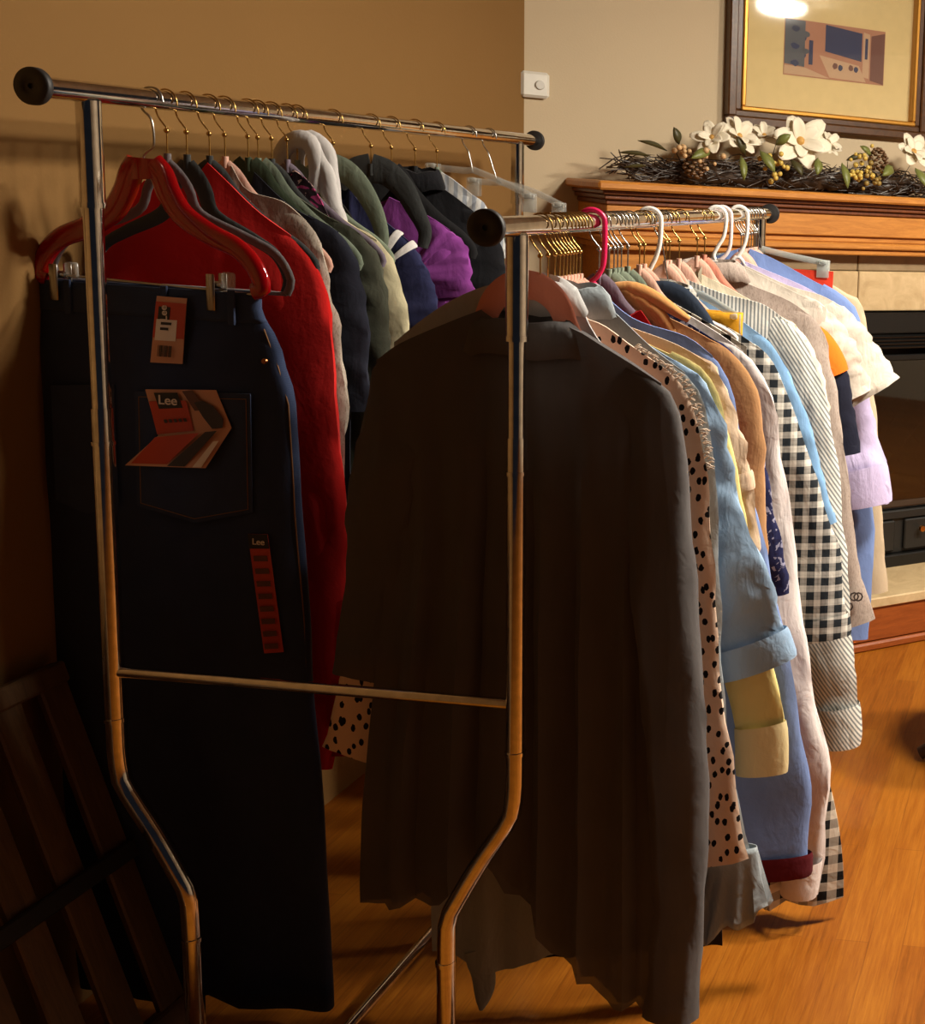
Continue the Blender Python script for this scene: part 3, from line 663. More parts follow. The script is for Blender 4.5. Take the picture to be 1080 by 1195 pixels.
# ceiling lamp (it shows as the reflection in the picture glass)
def ceiling_lamp(label, loc, k, glow):
  cl = thing('ceiling_light', label, 'ceiling light', loc); cl.scale = (k, k, 1)
  m = MB(); m.lathe([(0, 0), (.14, 0), (.14, -.018), (.122, -.022)], n=40); m.build('rim', plain('white_enamel', (230, 226, 218), .4), cl)
  m = MB(); m.lathe([(.122, -.02), (.120, -.035), (.105, -.052), (.07, -.062), (.03, -.066), (0, -.067)], n=40); m.build('diffuser', glow, cl)
WARM = (1.0, .91, .77, 1)
ceiling_lamp('round flush ceiling light reflected in the picture glass', (1.27, 2.83, 2.45), 1.0, glow_mat('lamp_diffuser', WARM, 360.0))
ceiling_lamp('wide flush ceiling light in the room to the right of the rack', (.42, 2.36, 2.45), 1.6, glow_mat('wide_lamp_diffuser', WARM, 150.0))

# pedestal table whose foot edges into the right of the frame
pt = thing('pedestal_table', 'dark round pedestal table on the floor at the right edge', 'table', (-.07, 3.03, 0), .5)
DW = wood('espresso_wood', (30, 16, 10), (58, 32, 20), axis=(8, 8, 1))
m = MB(); m.lathe([(0, .40), (.19, .40), (.195, .41), (.19, .42), (0, .42)], n=40); m.build('table_top', DW, pt)
m = MB(); m.lathe([(.03, .40), (.022, .36), (.03, .30), (.034, .24), (.024, .18), (.03, .12), (.032, .06), (0, .055)], n=20); m.build('pedestal', DW, pt)
for a in (0, 2*PI/3, 4*PI/3):
    a += 2.75; m = MB(); m.tube(cr([(.02*math.cos(a), .02*math.sin(a), .10), (.12*math.cos(a), .12*math.sin(a), .085), (.235*math.cos(a), .235*math.sin(a), .018)], 10), [.018, .018, .018, .017, .016, .016, .016, .017, .018, .017], 10); m.build('foot', DW, pt)

# slatted panel leaning on the brown wall behind the jeans
sp_ = thing('slatted_panel', 'dark wooden slatted panel leaning against the brown wall beside the jeans', 'wooden panel', (-1.40, 1.40, 0))
sp_.rotation_euler = (0, -math.atan2(.22, .66), 0)
SW = wood('worn_slat', (58, 40, 26), (104, 78, 50), axis=(9, 9, 1))
m = MB(); m.box((0, .02, .665), (.03, .76, .035), bev=.004); m.build('top_rail', SW, sp_, False)
m = MB(); m.box((0, .02, .05), (.03, .76, .05), bev=.004); m.build('bottom_rail', SW, sp_, False)
m = MB(); m.box((.014, .02, .345), (.012, .76, .03), bev=.003); m.build('strap', plain('black_strap', (20, 20, 24), .7), sp_, False)
for k in range(9):
    m = MB(); m.box((0, -.33+.088*k, .36), (.014, .052, .60), bev=.003); m.build('slat', SW, sp_, False)

# ------------------------------------------------------------------ the rack
rk = thing('garment_rack', 'chrome double rail garment rack with black end caps', 'clothes rack', (-1.12, 2.4, 0))
def RT(*pts): return [Vector(p)-Vector((-1.12, 2.4, 0)) for p in pts]
YF, YB = 1.71, 3.085
for x, z in ((XL, ZL), (XR, ZR)):
    m = MB(); m.tube(RT((x, 1.617, z), (x, 1.75, z), (x, 2.4, z), (x, 3.185, z)), .0152, 24); ro = m.build('hanging_rail', CHROME, rk)
    for y, sg in ((1.617, -1), (3.185, 1)):
        m = MB(); c = RT((x, y, z))[0]
        m.lathe([(0, .001*sg), (.0035, .001*sg), (.004, .0045*sg), (.010, .0045*sg), (.011, .0055*sg), (.0245, .005*sg), (.0262, .003*sg), (.0262, -.004*sg), (.025, -.0055*sg), (.015, -.0055*sg)], c, 'Y', 32)
        o = m.build('end_cap', RUBBER, ro); o['label'] = 'black rubber end cap'
def bend(x, s, y):
    return cr([(x, y, 1.1), (x, y, .62), (x+.002*s, y, .525), (x+.012*s, y, .488), (x+.055*s, y, .418), (x+.092*s, y, .35), (x+.108*s, y, .315), (x+.111*s, y, .27), (x+.112*s, y, .18), (x+.112*s, y, .055)], 44)
for y in (YF, YB):
    for x, s, z in ((XL, 1, ZL), (XR, -1, ZR)):
        m = MB(); m.tube(RT(*bend(x, s, y)), .0142, 20); po = m.build('leg', CHROME, rk)
        m = MB(); m.tube(RT((x, y, 1.06), (x, y, z-.11)), .0128, 20); m.build('inner_tube', CHROME, rk)
        m = MB(); m.tube(RT((x, y, z-.163), (x, y, z-.012)), .0160, 22); m.build('upper_tube', CHROME, rk)
        for zz, hh, rr_ in ((1.046, .003, .0158), (.603, .003, .0158), (z-.164, .004, .0172)):
            m = MB(); m.tube(RT((x, y, zz-hh), (x, y, zz+hh)), rr_, 20); m.build('collar_ring', CHROME, rk)
        m = MB(); m.tube(RT((x+.1125*s, y, .237), (x+.1125*s, y, .243)), .0156, 20); m.build('collar_ring', CHROME, rk)
        c = RT((x+.112*s, y, .03))[0]; w = MB(); w.lathe([(.006, -.012), (.022, -.012), (.0265, -.008), (.0265, .008), (.022, .012), (.006, .012)], c+Vector((0, .012, -.0035)), 'X', 22)
        w.box(c+Vector((0, 0, .02)), (.034, .03, .012), bev=.002); w.build('caster', RUBBER, rk)
    m = MB(); m.tube(RT((XL+.010, y, .681), (-1.12, y, .681), (XR-.010, y, .681)), .0088, 16); m.build('crossbar', CHROME, rk)
    m = MB(); m.tube(RT((XL+.112, y, .075), (XR-.112, y, .075)), .011, 16); m.build('base_bar', CHROME, rk)
m = MB(); m.tube(RT((-1.10, YF, .075), (-1.10, YB, .075)), .010, 16); m.build('base_bar', CHROME, rk)

# ------------------------------------------------------------------ left rail
RED_PL = clear_mat('red_clear_plastic', (168, 6, 16), .1, .74, (.62, .02, .03, 1))
GREYV = fabric('grey_velvet', (112, 106, 108), fuzz=.3); DGREYV = fabric('charcoal_velvet', (62, 64, 64), fuzz=.3); SAGEV = fabric('sage_velvet', (128, 140, 122), fuzz=.3); BLACKV = fabric('black_velvet', (36, 36, 38), fuzz=.3)
PINKV = fabric('rose_velvet', (214, 138, 116), fuzz=.2); BLUSHV = fabric('blush_velvet', (226, 178, 158), fuzz=.2); DARKGREENV = fabric('dark_green_velvet', (58, 70, 52), fuzz=.3); LILACV = fabric('lilac_velvet', (128, 116, 130), fuzz=.2)
WHITEPL = plain('white_gloss_plastic', (236, 232, 226), .3); PINKPL = plain('hot_pink_plastic', (222, 30, 90), .3); BLUSHPL = plain('blush_plastic', (234, 214, 212), .3)
CLEARPL = clear_mat('clear_plastic', (214, 216, 210), .08, .35)
GL, GR = 'garments on the left rail', 'garments on the right rail'
HL, HR = 'hangers on the left rail', 'hangers on the right rail'

# red clip hanger with the jeans
rh = thing('clip_hanger', 'shiny red translucent plastic hanger with steel clips gripping the dark jeans', 'hanger', (XL, 1.832, ZL), 0, HL)
hk = MB(); hk.tube(cr([(.019, 0, -.004), (.017, 0, .006), (.010, 0, .0155), (0, 0, .0178), (-.010, 0, .0155), (-.017, 0, .006), (-.019, 0, -.006), (-.014, 0, -.018), (-.002, 0, -.03), (.002, 0, -.05), (.001, 0, -.072), (-.010, 0, -.082), (-.016, 0, -.09), (-.016, 0, -.105)], 44), .0017, 10); hk.build('hook', STEEL, rh)
ct = [(-.016, 0, -.094), (-.016, 0, -.12)]
for sd in (1, -1):
    pts = [(-.014+sd*.012, 0, -.10), (-.012+sd*.026, 0, -.118), (-.012+sd*.036, 0, -.145), (-.012+sd*.058, 0, -.178), (-.012+sd*.10, 0, -.205), (-.012+sd*.145, 0, -.225), (-.012+sd*.172, 0, -.252), (-.012+sd*.184, 0, -.284), (-.012+sd*.170, 0, -.292)]
    m = MB(); P = cr(pts, 36); m.tube(P, [.020 if i < 8 else .020-.006*(i-8)/27 for i in range(36)], 14, .0085); m.build('shoulder_arm', RED_PL, rh)
m = MB(); m.tube(cr([(-.016, 0, -.092), (-.016, 0, -.10), (-.014, 0, -.125)], 8), .026, 16, .010); m.build('neck', RED_PL, rh)
m = MB(); m.tube([(-.178, -.004, -.284), (.158, -.004, -.296)], .0022, 8); m.build('clip_bar', STEEL, rh)
for x in (-.163, .096):
    m = MB(); m.box((x, -.013, -.296), (.014, .0025, .058), bev=.001); m.box((x+.004, .010, -.296), (.014, .0025, .058), bev=.001); m.tube([(x-.008, -.004, -.284), (x+.014, -.004, -.284)], .006, 10); co = m.build('clip', STEEL, rh)
    m = MB(); m.box((x+.025, -.006, -.276), (.022, .008, .026), bev=.003); m.build('clip_lug', CLEARPL, co)

DENIM = fabric('indigo_denim', (38, 48, 74), 'denim', (70, 84, 116), crease=.25, rough=.85); DENIM2 = fabric('indigo_waistband', (42, 52, 78), 'denim', (82, 96, 124), crease=.3)
je = thing('jeans', 'dark indigo jeans with paper tags hanging in front on the left rail', 'jeans', (XL, 1.835, ZL), 0, GL)
Rj = PROF['jeans'][1]; Lj = PROF['jeans'][2]
def jrow(z, T):
    xr = pw(-z, [(-p[1], p[0]) for p in Rj]); xl = pw(-z, [(-p[1], p[0]) for p in Lj]); cx, hw = (xl+xr)/2, (xr-xl)/2; rg = []
    seat = ss((-z-.50)/.25)
    for q in range(48):
        a = 2*PI*q/48; ca, sa = math.cos(a), math.sin(a)
        x = cx+hw*abs(ca)**.55*(1 if ca > 0 else -1); s = (x-cx)/hw
        yy = T/2*abs(sa)**.6*(1 if sa > 0 else -1)*(1-.7*seat*math.exp(-(s/.10)**2))
        yy += .005*seat*math.sin(s*9+z*3)+.004*noise.noise(Vector((x*9, z*7, 1)))
        rg.append((x, yy, z))
    return rg
m = MB(); zs = [-.300-.0285*i for i in range(44)]
rows = [jrow(z, .020+.022*ss((-z-.30)/.12)) for z in zs]; m.grid(rows, True); m.build('legs', DENIM, je, solid=.001)
m = MB(); m.grid([[(x*1.0, y*1.12, z) for x, y, z in jrow(z, .024)] for z in (-.294, -.305, -.32, -.335, -.342)], True); m.build('waistband', DENIM2, je, solid=.003)
for x in (-.14, .02, .13):
    m = MB(); m.box((x, -.0165, -.318), (.011, .004, .056), bev=.001); m.build('belt_loop', DENIM2, je, False)
FY = -.0225
def plate(pts, y0, thick, mat, name, parent, ys=None):
    m = MB(); n = len(pts); ys = ys or [y0]*n
    m.add([(p[0], ys[i], p[1]) for i, p in enumerate(pts)]+[(p[0], ys[i]-thick, p[1]) for i, p in enumerate(pts)], [tuple(range(n)), tuple(range(2*n-1, n-1, -1))]+[(i, (i+1) % n, n+(i+1) % n, n+i) for i in range(n)])
    return m.build(name, mat, parent, False)
pk = JT['pocket']
p1 = plate(pk, FY-.001, .002, DENIM2, 'back_pocket', je)
m = MB()
STITCH = plain('dark_gold_stitch', (120, 84, 44), .8)
for a, b in zip(pk, pk[1:]+pk[:1]):
    k = .93; cx_ = sum(p[0] for p in pk)/5; cz_ = sum(p[1] for p in pk)/5
    A_, B_ = ((cx_+(q[0]-cx_)*k, FY-.0035, cz_+(q[1]-cz_)*k) for q in (a, b)); m.tube([A_, B_], .0007, 5)
m.build('stitching', STITCH, p1)
plate([(-.125+(x-.05)*.55, z) for x, z in pk], FY-.001, .002, DENIM2, 'back_pocket', je)
m = MB(); m.tube([(pw(.35+.06*k, [(-p[1], p[0]) for p in Rj])-.003, -.008, -.35-.06*k) for k in range(16)], .0012, 6); m.build('side_seam', STITCH, je)
m = MB(); m.lathe([(0, -.004), (.004, -.003), (.005, 0)], (pw(.40, [(-p[1], p[0]) for p in Rj])-.016, -.017, -.40), 'Y', 12); m.build('rivet', plain('copper_rivet', (150, 96, 60), .35, 1.0), je)
# paper tags
TRED = plain('tag_red', (188, 64, 36), .55); TTAN = plain('tag_tan', (206, 150, 116), .55); TBLK = plain('tag_black', (24, 20, 22), .5); TWHT = plain('tag_white', (232, 222, 210), .5); TBRN = plain('tag_brown', (96, 58, 44), .55); TDK = plain('tag_photo', (52, 44, 46), .5)
def on(pts, u, v): a, b, c, d = pts; return tuple((a[i]*(1-u)+b[i]*u)*(1-v)+(d[i]*(1-u)+c[i]*u)*v for i in (0, 1))
def facing(x, z, y, rot=0.0): return Matrix.Translation((x, y, z)) @ Matrix.Rotation(PI/2, 4, 'X') @ Matrix.Rotation(rot, 4, 'Z')
def tagplates(parent, base, y, lst):
    for i, (mat, name, uv) in enumerate(lst): plate([on(base, u, v) for u, v in uv], y-.0004*(i+1), .0003, mat, name, parent)
wt = plate(JT['waist'], -.0250, .0008, TTAN, 'waist_tag', je)
Wt = JT['waist']
tagplates(wt, Wt, -.0258, [(TRED, 'red_band', [(0, .08), (1, .08), (1, .62), (0, .62)]), (TWHT, 'size_sticker', [(.08, .34), (.75, .34), (.75, .66), (.08, .66)]), (TBLK, 'logo_panel', [(.12, .15), (.5, .15), (.5, .34), (.12, .34)])]+[(TBLK, 'barcode', [(.22+.055*k, .73), (.22+.055*k+(.034 if k % 3 else .018), .73), (.22+.055*k+(.034 if k % 3 else .018), .9), (.22+.055*k, .9)]) for k in range(9)])
x, z = on(Wt, .31, .245); text_part('Lee', .016, facing(x, z, -.0276, PI/2), TWHT, wt, sx=1.1)
tagplates(wt, Wt, -.0268, [(TBLK, 'size_mark', [(.24, .38), (.58, .38), (.58, .42), (.24, .42)]), (TBLK, 'size_mark', [(.24, .46), (.50, .46), (.50, .50), (.24, .50)])])
up, lo = JT['up'], JT['low']
ht = plate(up, FY-.004, .0008, TTAN, 'hang_tag', je, [FY-.004, FY-.004, FY-.007, FY-.007])
tagplates(ht, up, FY-.0085, [(TRED, 'red_panel', [(.03, .25), (.55, .25), (.5, .97), (.0, .97)]), (TBLK, 'logo_panel', [(.14, .06), (.47, .06), (.47, .42), (.14, .42)]), (TBRN, 'printed_figure', [(.55, .02), (.7, .0), (.78, .5), (.62, .5)]), (TDK, 'printed_oval', [(.66, .30), (.78, .26), (.90, .40), (.96, .75), (.90, .97), (.76, .97), (.70, .66)])]+[(TDK, 'fine_print', [(.16+.07*k, .66), (.2+.07*k, .66), (.2+.07*k, .74), (.16+.07*k, .74)]) for k in range(5)])
x, z = on(up, .305, .24); text_part('Lee', .021, facing(x, z, FY-.0108), TWHT, ht, sx=1.05)
lt = plate(lo, FY-.008, .0008, TTAN, 'hang_tag', je, [FY-.007, FY-.007, FY-.014, FY-.014])
lt['label'] = 'folded lower half of the red and tan hang tag'
tagplates(lt, lo, FY-.0150, [(TRED, 'red_panel', [(.02, .03), (.62, .03), (.50, .92), (.05, .92)]), (TDK, 'printed_stripe', [(.70, .02), (.86, .02), (.74, .97), (.52, .97)]), (TWHT, 'pale_edge', [(.90, .3), (.97, .3), (.95, .98), (.84, .98)])])
st = plate(JT['strip'], FY-.003, .0006, TRED, 'size_strip', je)
tagplates(st, JT['strip'], FY-.0036, [(TBLK, 'logo_panel', [(0, .0), (1, .0), (1, .12), (0, .12)])]+[(TBRN, 'printed_row', [(.15, .18+.105*k), (.85, .18+.105*k), (.85, .225+.105*k), (.15, .225+.105*k)]) for k in range(8)])
x, z = on(JT['strip'], .5, .065); text_part('Lee', .0145, facing(x, z, FY-.0046), TWHT, st)

ARM_GREY = [(0, -.098), (.016, -.112), (.034, -.137), (.052, -.176), (.13, -.21), (.176, -.234), (.199, -.272), (.192, -.296)]
velvet_hanger('L', 1.862, GREYV, 'empty grey velvet hanger right behind the red plastic hanger', group=HL, arm=ARM_GREY, width=(.017, .014))
velvet_hanger('L', 1.905, DGREYV, 'charcoal velvet hanger with bare neck between the empty grey hanger and the red coat', group=HL, arm=[(a*.82, b-.004) for a, b in ARM_GREY], width=(.03, .014), bar=False)
REDW = fabric('red_wool', (212, 26, 22), fuzz=.5, crease=.2, rough=.95)
garment('red', 'coat', 'long bright red wool coat hanging behind the jeans', 'coat', REDW, -1.14, (.17, .14), hw=.225, chest=.22, T=.028, seed=2, left='none', group=GL, crinkle=.004)
m, P, t = sleeve_mesh([(.13, -.22), (.168, -.30), (.188, -.45), (.195, -.65), (.193, -.80), (.190, -.92)], .13, .11, .03, -1, 2.5, .004)
m.v = [(x, y-.058*ss((-z-.25)/.3), z) for x, y, z in m.v]; m.build('sleeve', REDW, bpy.data.objects['coat'])
velvet_hanger('L', 1.957, DGREYV, 'velvet hanger inside the neck of the long red coat', group=HL)
GREIGE = fabric('greige_knit', (176, 164, 150), 'heather', (150, 138, 124), fuzz=.3, crease=.4)
garment('greige', 'cardigan', 'greige knit cardigan pressed behind the red coat', 'cardigan', GREIGE, -1.02, (.14, .11), seed=3, group=GL, crinkle=.005)
velvet_hanger('L', 1.994, BLUSHV, 'pale velvet hanger at the neck of the greige cardigan', group=HL)
NAVYB = fabric('blue_black_cotton', (40, 42, 54), crease=.3)
garment('navyb', 'jacket', 'blue black jacket between the greige cardigan and the olive jacket', 'jacket', NAVYB, -1.0, (.14, .12), seed=4, group=GL)
velvet_hanger('L', 2.052, DARKGREENV, 'dark green velvet hanger holding the blue black jacket', group=HL, width=(.045, .02))
OLIVE = fabric('dark_olive_cotton', (74, 76, 64), crease=.35)
garment('olive', 'jacket', 'dark olive grey jacket beside the cream cardigan', 'jacket', OLIVE, -1.0, (.14, .12), seed=5, group=GL, sleeve=True)
velvet_hanger('L', 2.078, SAGEV, 'pale sage velvet hanger holding the dark olive jacket', group=HL, width=(.045, .02))
velvet_hanger('L', 2.115, DGREYV, 'slim dark hanger just before the bunched pale hood', group=HL)
# floral top with a bunched hood
FLOR = fabric('dark_floral', (44, 30, 38), 'floral', (150, 52, 98), .9, rgb3=(196, 160, 150))
PROF['floral'] = (2.150, [(.015, -.10), (.045, -.125), (.07, -.17), (.095, -.235)], [(.095, -.235), (.13, -.29), (.15, -.36), (.16, -.43)])
LEFT.add('floral')
garment('floral', 'blouse', 'dark blouse with magenta floral print beside the bunched pale hood', 'blouse', FLOR, -.85, (.13, .11), seed=6, group=GL)
velvet_hanger('L', 2.158, LILACV, 'lilac velvet hanger holding the magenta floral blouse', group=HL)
HOODM = fabric('pale_grey_jersey', (196, 192, 190), crease=.5)
hd = thing('hooded_top', 'pale grey hooded top with its hood bunched up under the left rail', 'hooded top', (XL, 2.190, ZL), 0, GL)
m = MB()
for (pts, rr) in (([(-.030, .0, -.125), (-.036, 0, -.085), (-.012, 0, -.05), (.022, 0, -.05), (.036, 0, -.09), (.030, 0, -.14)], .017), ([(-.012, .012, -.11), (-.010, .012, -.07), (.012, .012, -.042), (.044, .012, -.065), (.055, .012, -.12), (.062, .012, -.18)], .017), ([(.03, .004, -.06), (.05, .004, -.10), (.058, .004, -.15), (.075, .004, -.19), (.082, .004, -.23)], .016)):
    P = cr(pts, 24); m.tube(P, [rr*(.75+.3*math.sin(PI*i/23)+.2*noise.noise(Vector((i*.35, rr*90, 0)))) for i in range(24)], 12, .012)
m.build('hood', HOODM, hd)
body_mesh([(.03, -.14), (.05, -.19), (.075, -.26)], [(-.03, -.14), (-.05, -.19), (-.075, -.26)], -.8, .15, .15, .12, .016, .003, seed=9).build('body', HOODM, hd)
velvet_hanger('L', 2.187, SAGEV, 'hanger hidden in the bunched pale hood', group=HL, bar=False)
CREAM = fabric('cream_knit', (214, 204, 168), crease=.3, fuzz=.2)
PROF['cream'] = (2.174,)+PROF['cream'][1:]
garment('cream', 'cardigan', 'cream cardigan behind the dark olive jacket', 'cardigan', CREAM, -1.0, (.14, .12), seed=7, group=GL)
LEOP = fabric('black_tan_print', (26, 24, 24), 'floral', (20, 18, 18), .7, rgb3=(128, 92, 72))
PROF['leo'] = (2.275, [(.012, -.15), (.03, -.165), (.05, -.195), (.075, -.24)], [(.075, -.24), (.10, -.29), (.11, -.35)]); LEFT.add('leo')
garment('leo', 'blouse', 'black and tan print blouse on the sage hanger mid rail', 'blouse', LEOP, -.8, (.12, .11), seed=8, group=GL)
velvet_hanger('L', 2.297, SAGEV, 'sage velvet hanger standing alone past the bunched hood', group=HL, width=(.05, .022), arm=[(0, -.092), (.022, -.1), (.048, -.125), (.072, -.165), (.085, -.20), (.09, -.23), (.085, -.25)], bar=False)
NAVY = fabric('navy_jersey', (44, 46, 80), crease=.35)
npo = garment('npolo', 'polo_shirt', 'navy polo shirt with two white sleeve stripes on the left rail', 'polo shirt', NAVY, -.85, (.15, .13), seed=9, group=GL)
_, P_, t_ = sleeve_mesh(PROF['npolo'][2], .15, .13, .023, 1, 9, .003)
WST = fabric('white_rib', (214, 210, 208))
for a in (.10, .24): cuff_mesh(P_, t_, .15*.86, .023, a, a+.065, fat=1.12, ex=.014).build('sleeve_stripe', WST, npo)
velvet_hanger('L', 2.425, DGREYV, 'wide charcoal hanger arching above the purple t-shirt', group=HL, width=(.06, .022), arm=[(0, -.092), (.03, -.1), (.062, -.128), (.085, -.17), (.105, -.215), (.10, -.25)], bar=False)
PURP = fabric('purple_jersey', (140, 66, 148), crease=.3)
garment('purple', 't_shirt', 'purple short sleeved t-shirt on the left rail', 't-shirt', PURP, -.85, (.15, .13), seed=10, group=GL, crinkle=.004)
velvet_hanger('L', 2.50, BLACKV, 'black velvet hanger between the purple t-shirt and the black jacket', group=HL, width=(.05, .02))
BLK_F = fabric('black_cotton', (30, 30, 34), crease=.35)
garment('black', 'jacket', 'black jacket beyond the purple t-shirt', 'jacket', BLK_F, -.95, (.15, .12), seed=11, group=GL, collar=(-.04, .05, -.105, .02, .04, .02, .014, 3))
velvet_hanger('L', 2.592, BLACKV, 'gold hooked hanger holding the black jacket', group=HL)
WSTR = fabric('white_grey_stripe', (214, 214, 212), 'stripes', (160, 166, 176), 2.2)
garment('wstripe', 'shirt', 'white and pale grey striped shirt beyond the black jacket', 'shirt', WSTR, -.85, (.14, .12), seed=12, group=GL)
velvet_hanger('L', 2.684, SAGEV, 'hanger holding the striped white shirt', group=HL)
clip_hanger('L', 2.83, CLEARPL, 'empty clear clip hanger nearest the far post of the left rail', dx=.03, half=.13, drop=.085, tilt=-.22, group=HL)
clip_hanger('L', 2.93, CLEARPL, 'empty clear clip hanger beside the striped white shirt', dx=.07, half=.12, drop=.11, tilt=-.2, group=HL)
bpy.data.objects['clip_hanger.001']['label'] = 'empty clear clip hanger just beyond the striped white shirt'
bpy.data.objects['clip_hanger.002']['label'] = 'empty clear clip hanger nearest the far end of the left rail'

# ------------------------------------------------------------------ right rail
SHEER = fabric('sheer_grey_chiffon', (100, 97, 97), thin=.09, trans=.22, crease=.45, rough=.8)
PROF['gray'] = (1.785, [(.042, -.149), (.07, -.160), (.095, -.174), (.148, -.203), (.192, -.230)], PROF['gray'][2], [(-.088, -.134), (-.14, -.157), (-.216, -.194), (-.257, -.224)], PROF['gray'][4])
gb = garment('gray', 'blouse', 'long sheer charcoal grey blouse in front on the right rail', 'blouse', SHEER, lambda s: pw(s, [(-1, -1.14), (-.55, -1.12), (-.28, -1.03), (-.1, -1.10), (.2, -1.2), (.6, -1.27), (1, -1.29)]), (.105, .085), hw=(.30, .225), chest=.235, T=.02, fold=.011, k=7, seed=13, left='given', group=GR, dip=(.022, .006), crinkle=.004, th0=.7, sT=3.2, sy=.005)
collar_mesh(-.088, .042, -.160, .024, .055, .035, .014, 2).build('collar', SHEER, gb, solid=.001)
m, P, t = sleeve_mesh(PROF['gray'][2], .115, .10, .023, 1, 13)
velvet_hanger('R', 1.787, PINKV, 'dusty rose velvet hanger showing in the neck of the grey blouse', group=HR, arm=[(0, -.092), (.024, -.096), (.05, -.118), (.07, -.16), (.10, -.205), (.14, -.245), (.145, -.26)], width=(.046, .018), dx=-.022)
LGREY = fabric('light_grey_satin', (176, 176, 176), crease=.5, rough=.45)
garment('lgray', 'shirt', 'light grey satin shirt right behind the charcoal blouse', 'shirt', LGREY, -.9, (.12, .1), seed=14, group=GR, sleeve=False, T=.014, collar=(-.062, .02, -.10, .022, .05, .045, .012, 4), hw=.2)
velvet_hanger('R', 1.815, BLUSHV, 'thin gold hook in the tight cluster between the front post and the hot pink hanger', group='gold hooks by the hot pink hanger', bar=False)
DALM = fabric('cream_dalmatian', (232, 206, 184), 'spots', (22, 18, 20), crease=.4)
da = garment('dalm', 'blouse', 'cream blouse with black spots and frilled shoulder', 'blouse', DALM, -1.0, (.13, .14), seed=15, group=GR, T=.016, hw=.235, left='given')
m = MB(); rr = random.Random(8)
tp = cr([(x, 0, z) for x, z in PROF['dalm'][1]+PROF['dalm'][2][1:5]], 60)
for i in range(14, 44):
    p = tp[i]
    for q in range(3):
        a = Vector((p.x+rr.uniform(-.005, .005), rr.uniform(-.008, .008), p.z+.002)); d = Vector((rr.uniform(.3, 1), rr.uniform(-.7, .2), rr.uniform(.0, .9))).normalized()
        m.tube([a, a+d*.006, a+d*.010+Vector((.002, 0, -.003))], [.0016, .0012, .0006], 5)
m.build('fringe', fabric('cream_thread', (222, 204, 186)), da)
velvet_hanger('R', 1.84, BLUSHV, 'thin gold hook in the tight cluster between the front post and the hot pink hanger', group='gold hooks by the hot pink hanger', bar=False)
SATIN = fabric('blue_grey_satin', (150, 160, 166), crease=.6, rough=.5)
sa = garment('satin', 'blouse', 'blue grey satin blouse with flounced cuffs behind the spotted blouse', 'blouse', SATIN, lambda s: pw(s, [(-1, -1.24), (-.5, -1.28), (0, -1.25), (1, -1.1)]), (.12, .10), seed=16, group=GR, T=.014, hw=.20, collar=(-.03, .06, -.112, .022, .05, .03, .011, 7))
m = MB(); rows = []
for i in range(12):
    v = i/11; c = Vector((.300-.005*v, 0, -1.045-.145*v)); w = .038+.030*v
    rows.append([(c.x+w*math.cos(2*PI*q/40)*(1+.10*v*math.sin(q*1.9)), (.012+.012*v)*math.sin(2*PI*q/40)*(1+.3*v*math.cos(q*1.6)), c.z+.010*v*math.sin(q*.9)+.035*v*(math.cos(2*PI*q/40))) for q in range(40)])
m.grid(rows, True); m.build('flounce', SATIN, sa, solid=.001)
m = MB(); m.tube(cr([(-.13, -.004, -1.24), (-.115, -.006, -1.29), (-.12, -.004, -1.35)], 10), [.02, .021, .022, .021, .02, .019, .017, .014, .01, .004], 10, .004); m.build('tie_end', SATIN, sa)
CHAM = fabric('light_chambray', (148, 178, 210), 'denim', (176, 200, 224), crease=.45)
garment('chamb', 'shirt', 'light blue chambray shirt with crumpled elbow length sleeves', 'shirt', CHAM, -.75, (.15, .135), seed=17, group=GR, T=.018, crinkle=.007, cuff=(.90, .995))
YEL = fabric('pale_yellow_cotton', (228, 212, 140), crease=.4)
garment('yellow', 'shirt', 'pale yellow shirt with wide straight cuff below the chambray sleeve', 'shirt', YEL, -.8, (.11, .085), seed=18, group=GR, T=.014, cuff=(.875, .995), cuff_mat=fabric('cream_yellow_cuff', (226, 210, 160)))
PEACH = fabric('peach_cream_voile', (232, 206, 178), crease=.6, trans=.2)
pe = garment('peach', 'dress', 'long peach cream dress with gathered sleeve and dark hem band', 'dress', PEACH, -1.265, (.12, .09), hw=(.08, .255), seed=19, group=GR, T=.016, crinkle=.005, cuff=(.62, .70))
m = body_mesh([(.14, -1.24), (.255, -1.245)], [(-.05, -1.24), (-.08, -1.245)], -1.30, .262, .085, .26, .02, .004, seed=19, dipf=0, dipb=0, rows=6); m.build('hem_band', fabric('black_brown_hem', (36, 30, 30)), pe)
PERI = fabric('periwinkle_cotton', (126, 150, 204), crease=.3)
garment('peri', 'shirt', 'periwinkle blue long sleeved shirt on the hot pink hanger', 'shirt', PERI, -.95, (.13, .15), seed=20, group=GR, T=.020, cuff=(.955, .998), cuff_mat=fabric('maroon_edge', (96, 20, 32)))
plastic_hanger('R', 1.983, PINKPL, 'hot pink plastic hanger hooked over the right rail', HR)
REDT = fabric('crimson_jersey', (176, 22, 26), crease=.3)
garment('red2', 'shirt', 'crimson top showing low beside the pale yellow cuff', 'shirt', REDT, -.9, (.13, .11), seed=21, group=GR, T=.016)
velvet_hanger('R', 2.018, LILACV, 'lilac velvet hanger behind the periwinkle shirt', SILVER, HR, width=(.03, .02))
TAN = fabric('camel_corduroy', (176, 130, 84), fuzz=.6, crease=.3)
tj = garment('tan', 'jacket', 'camel fleece lined jacket with rolled collar', 'jacket', TAN, -.75, (.15, .13), seed=22, group=GR, T=.026)
m = MB()
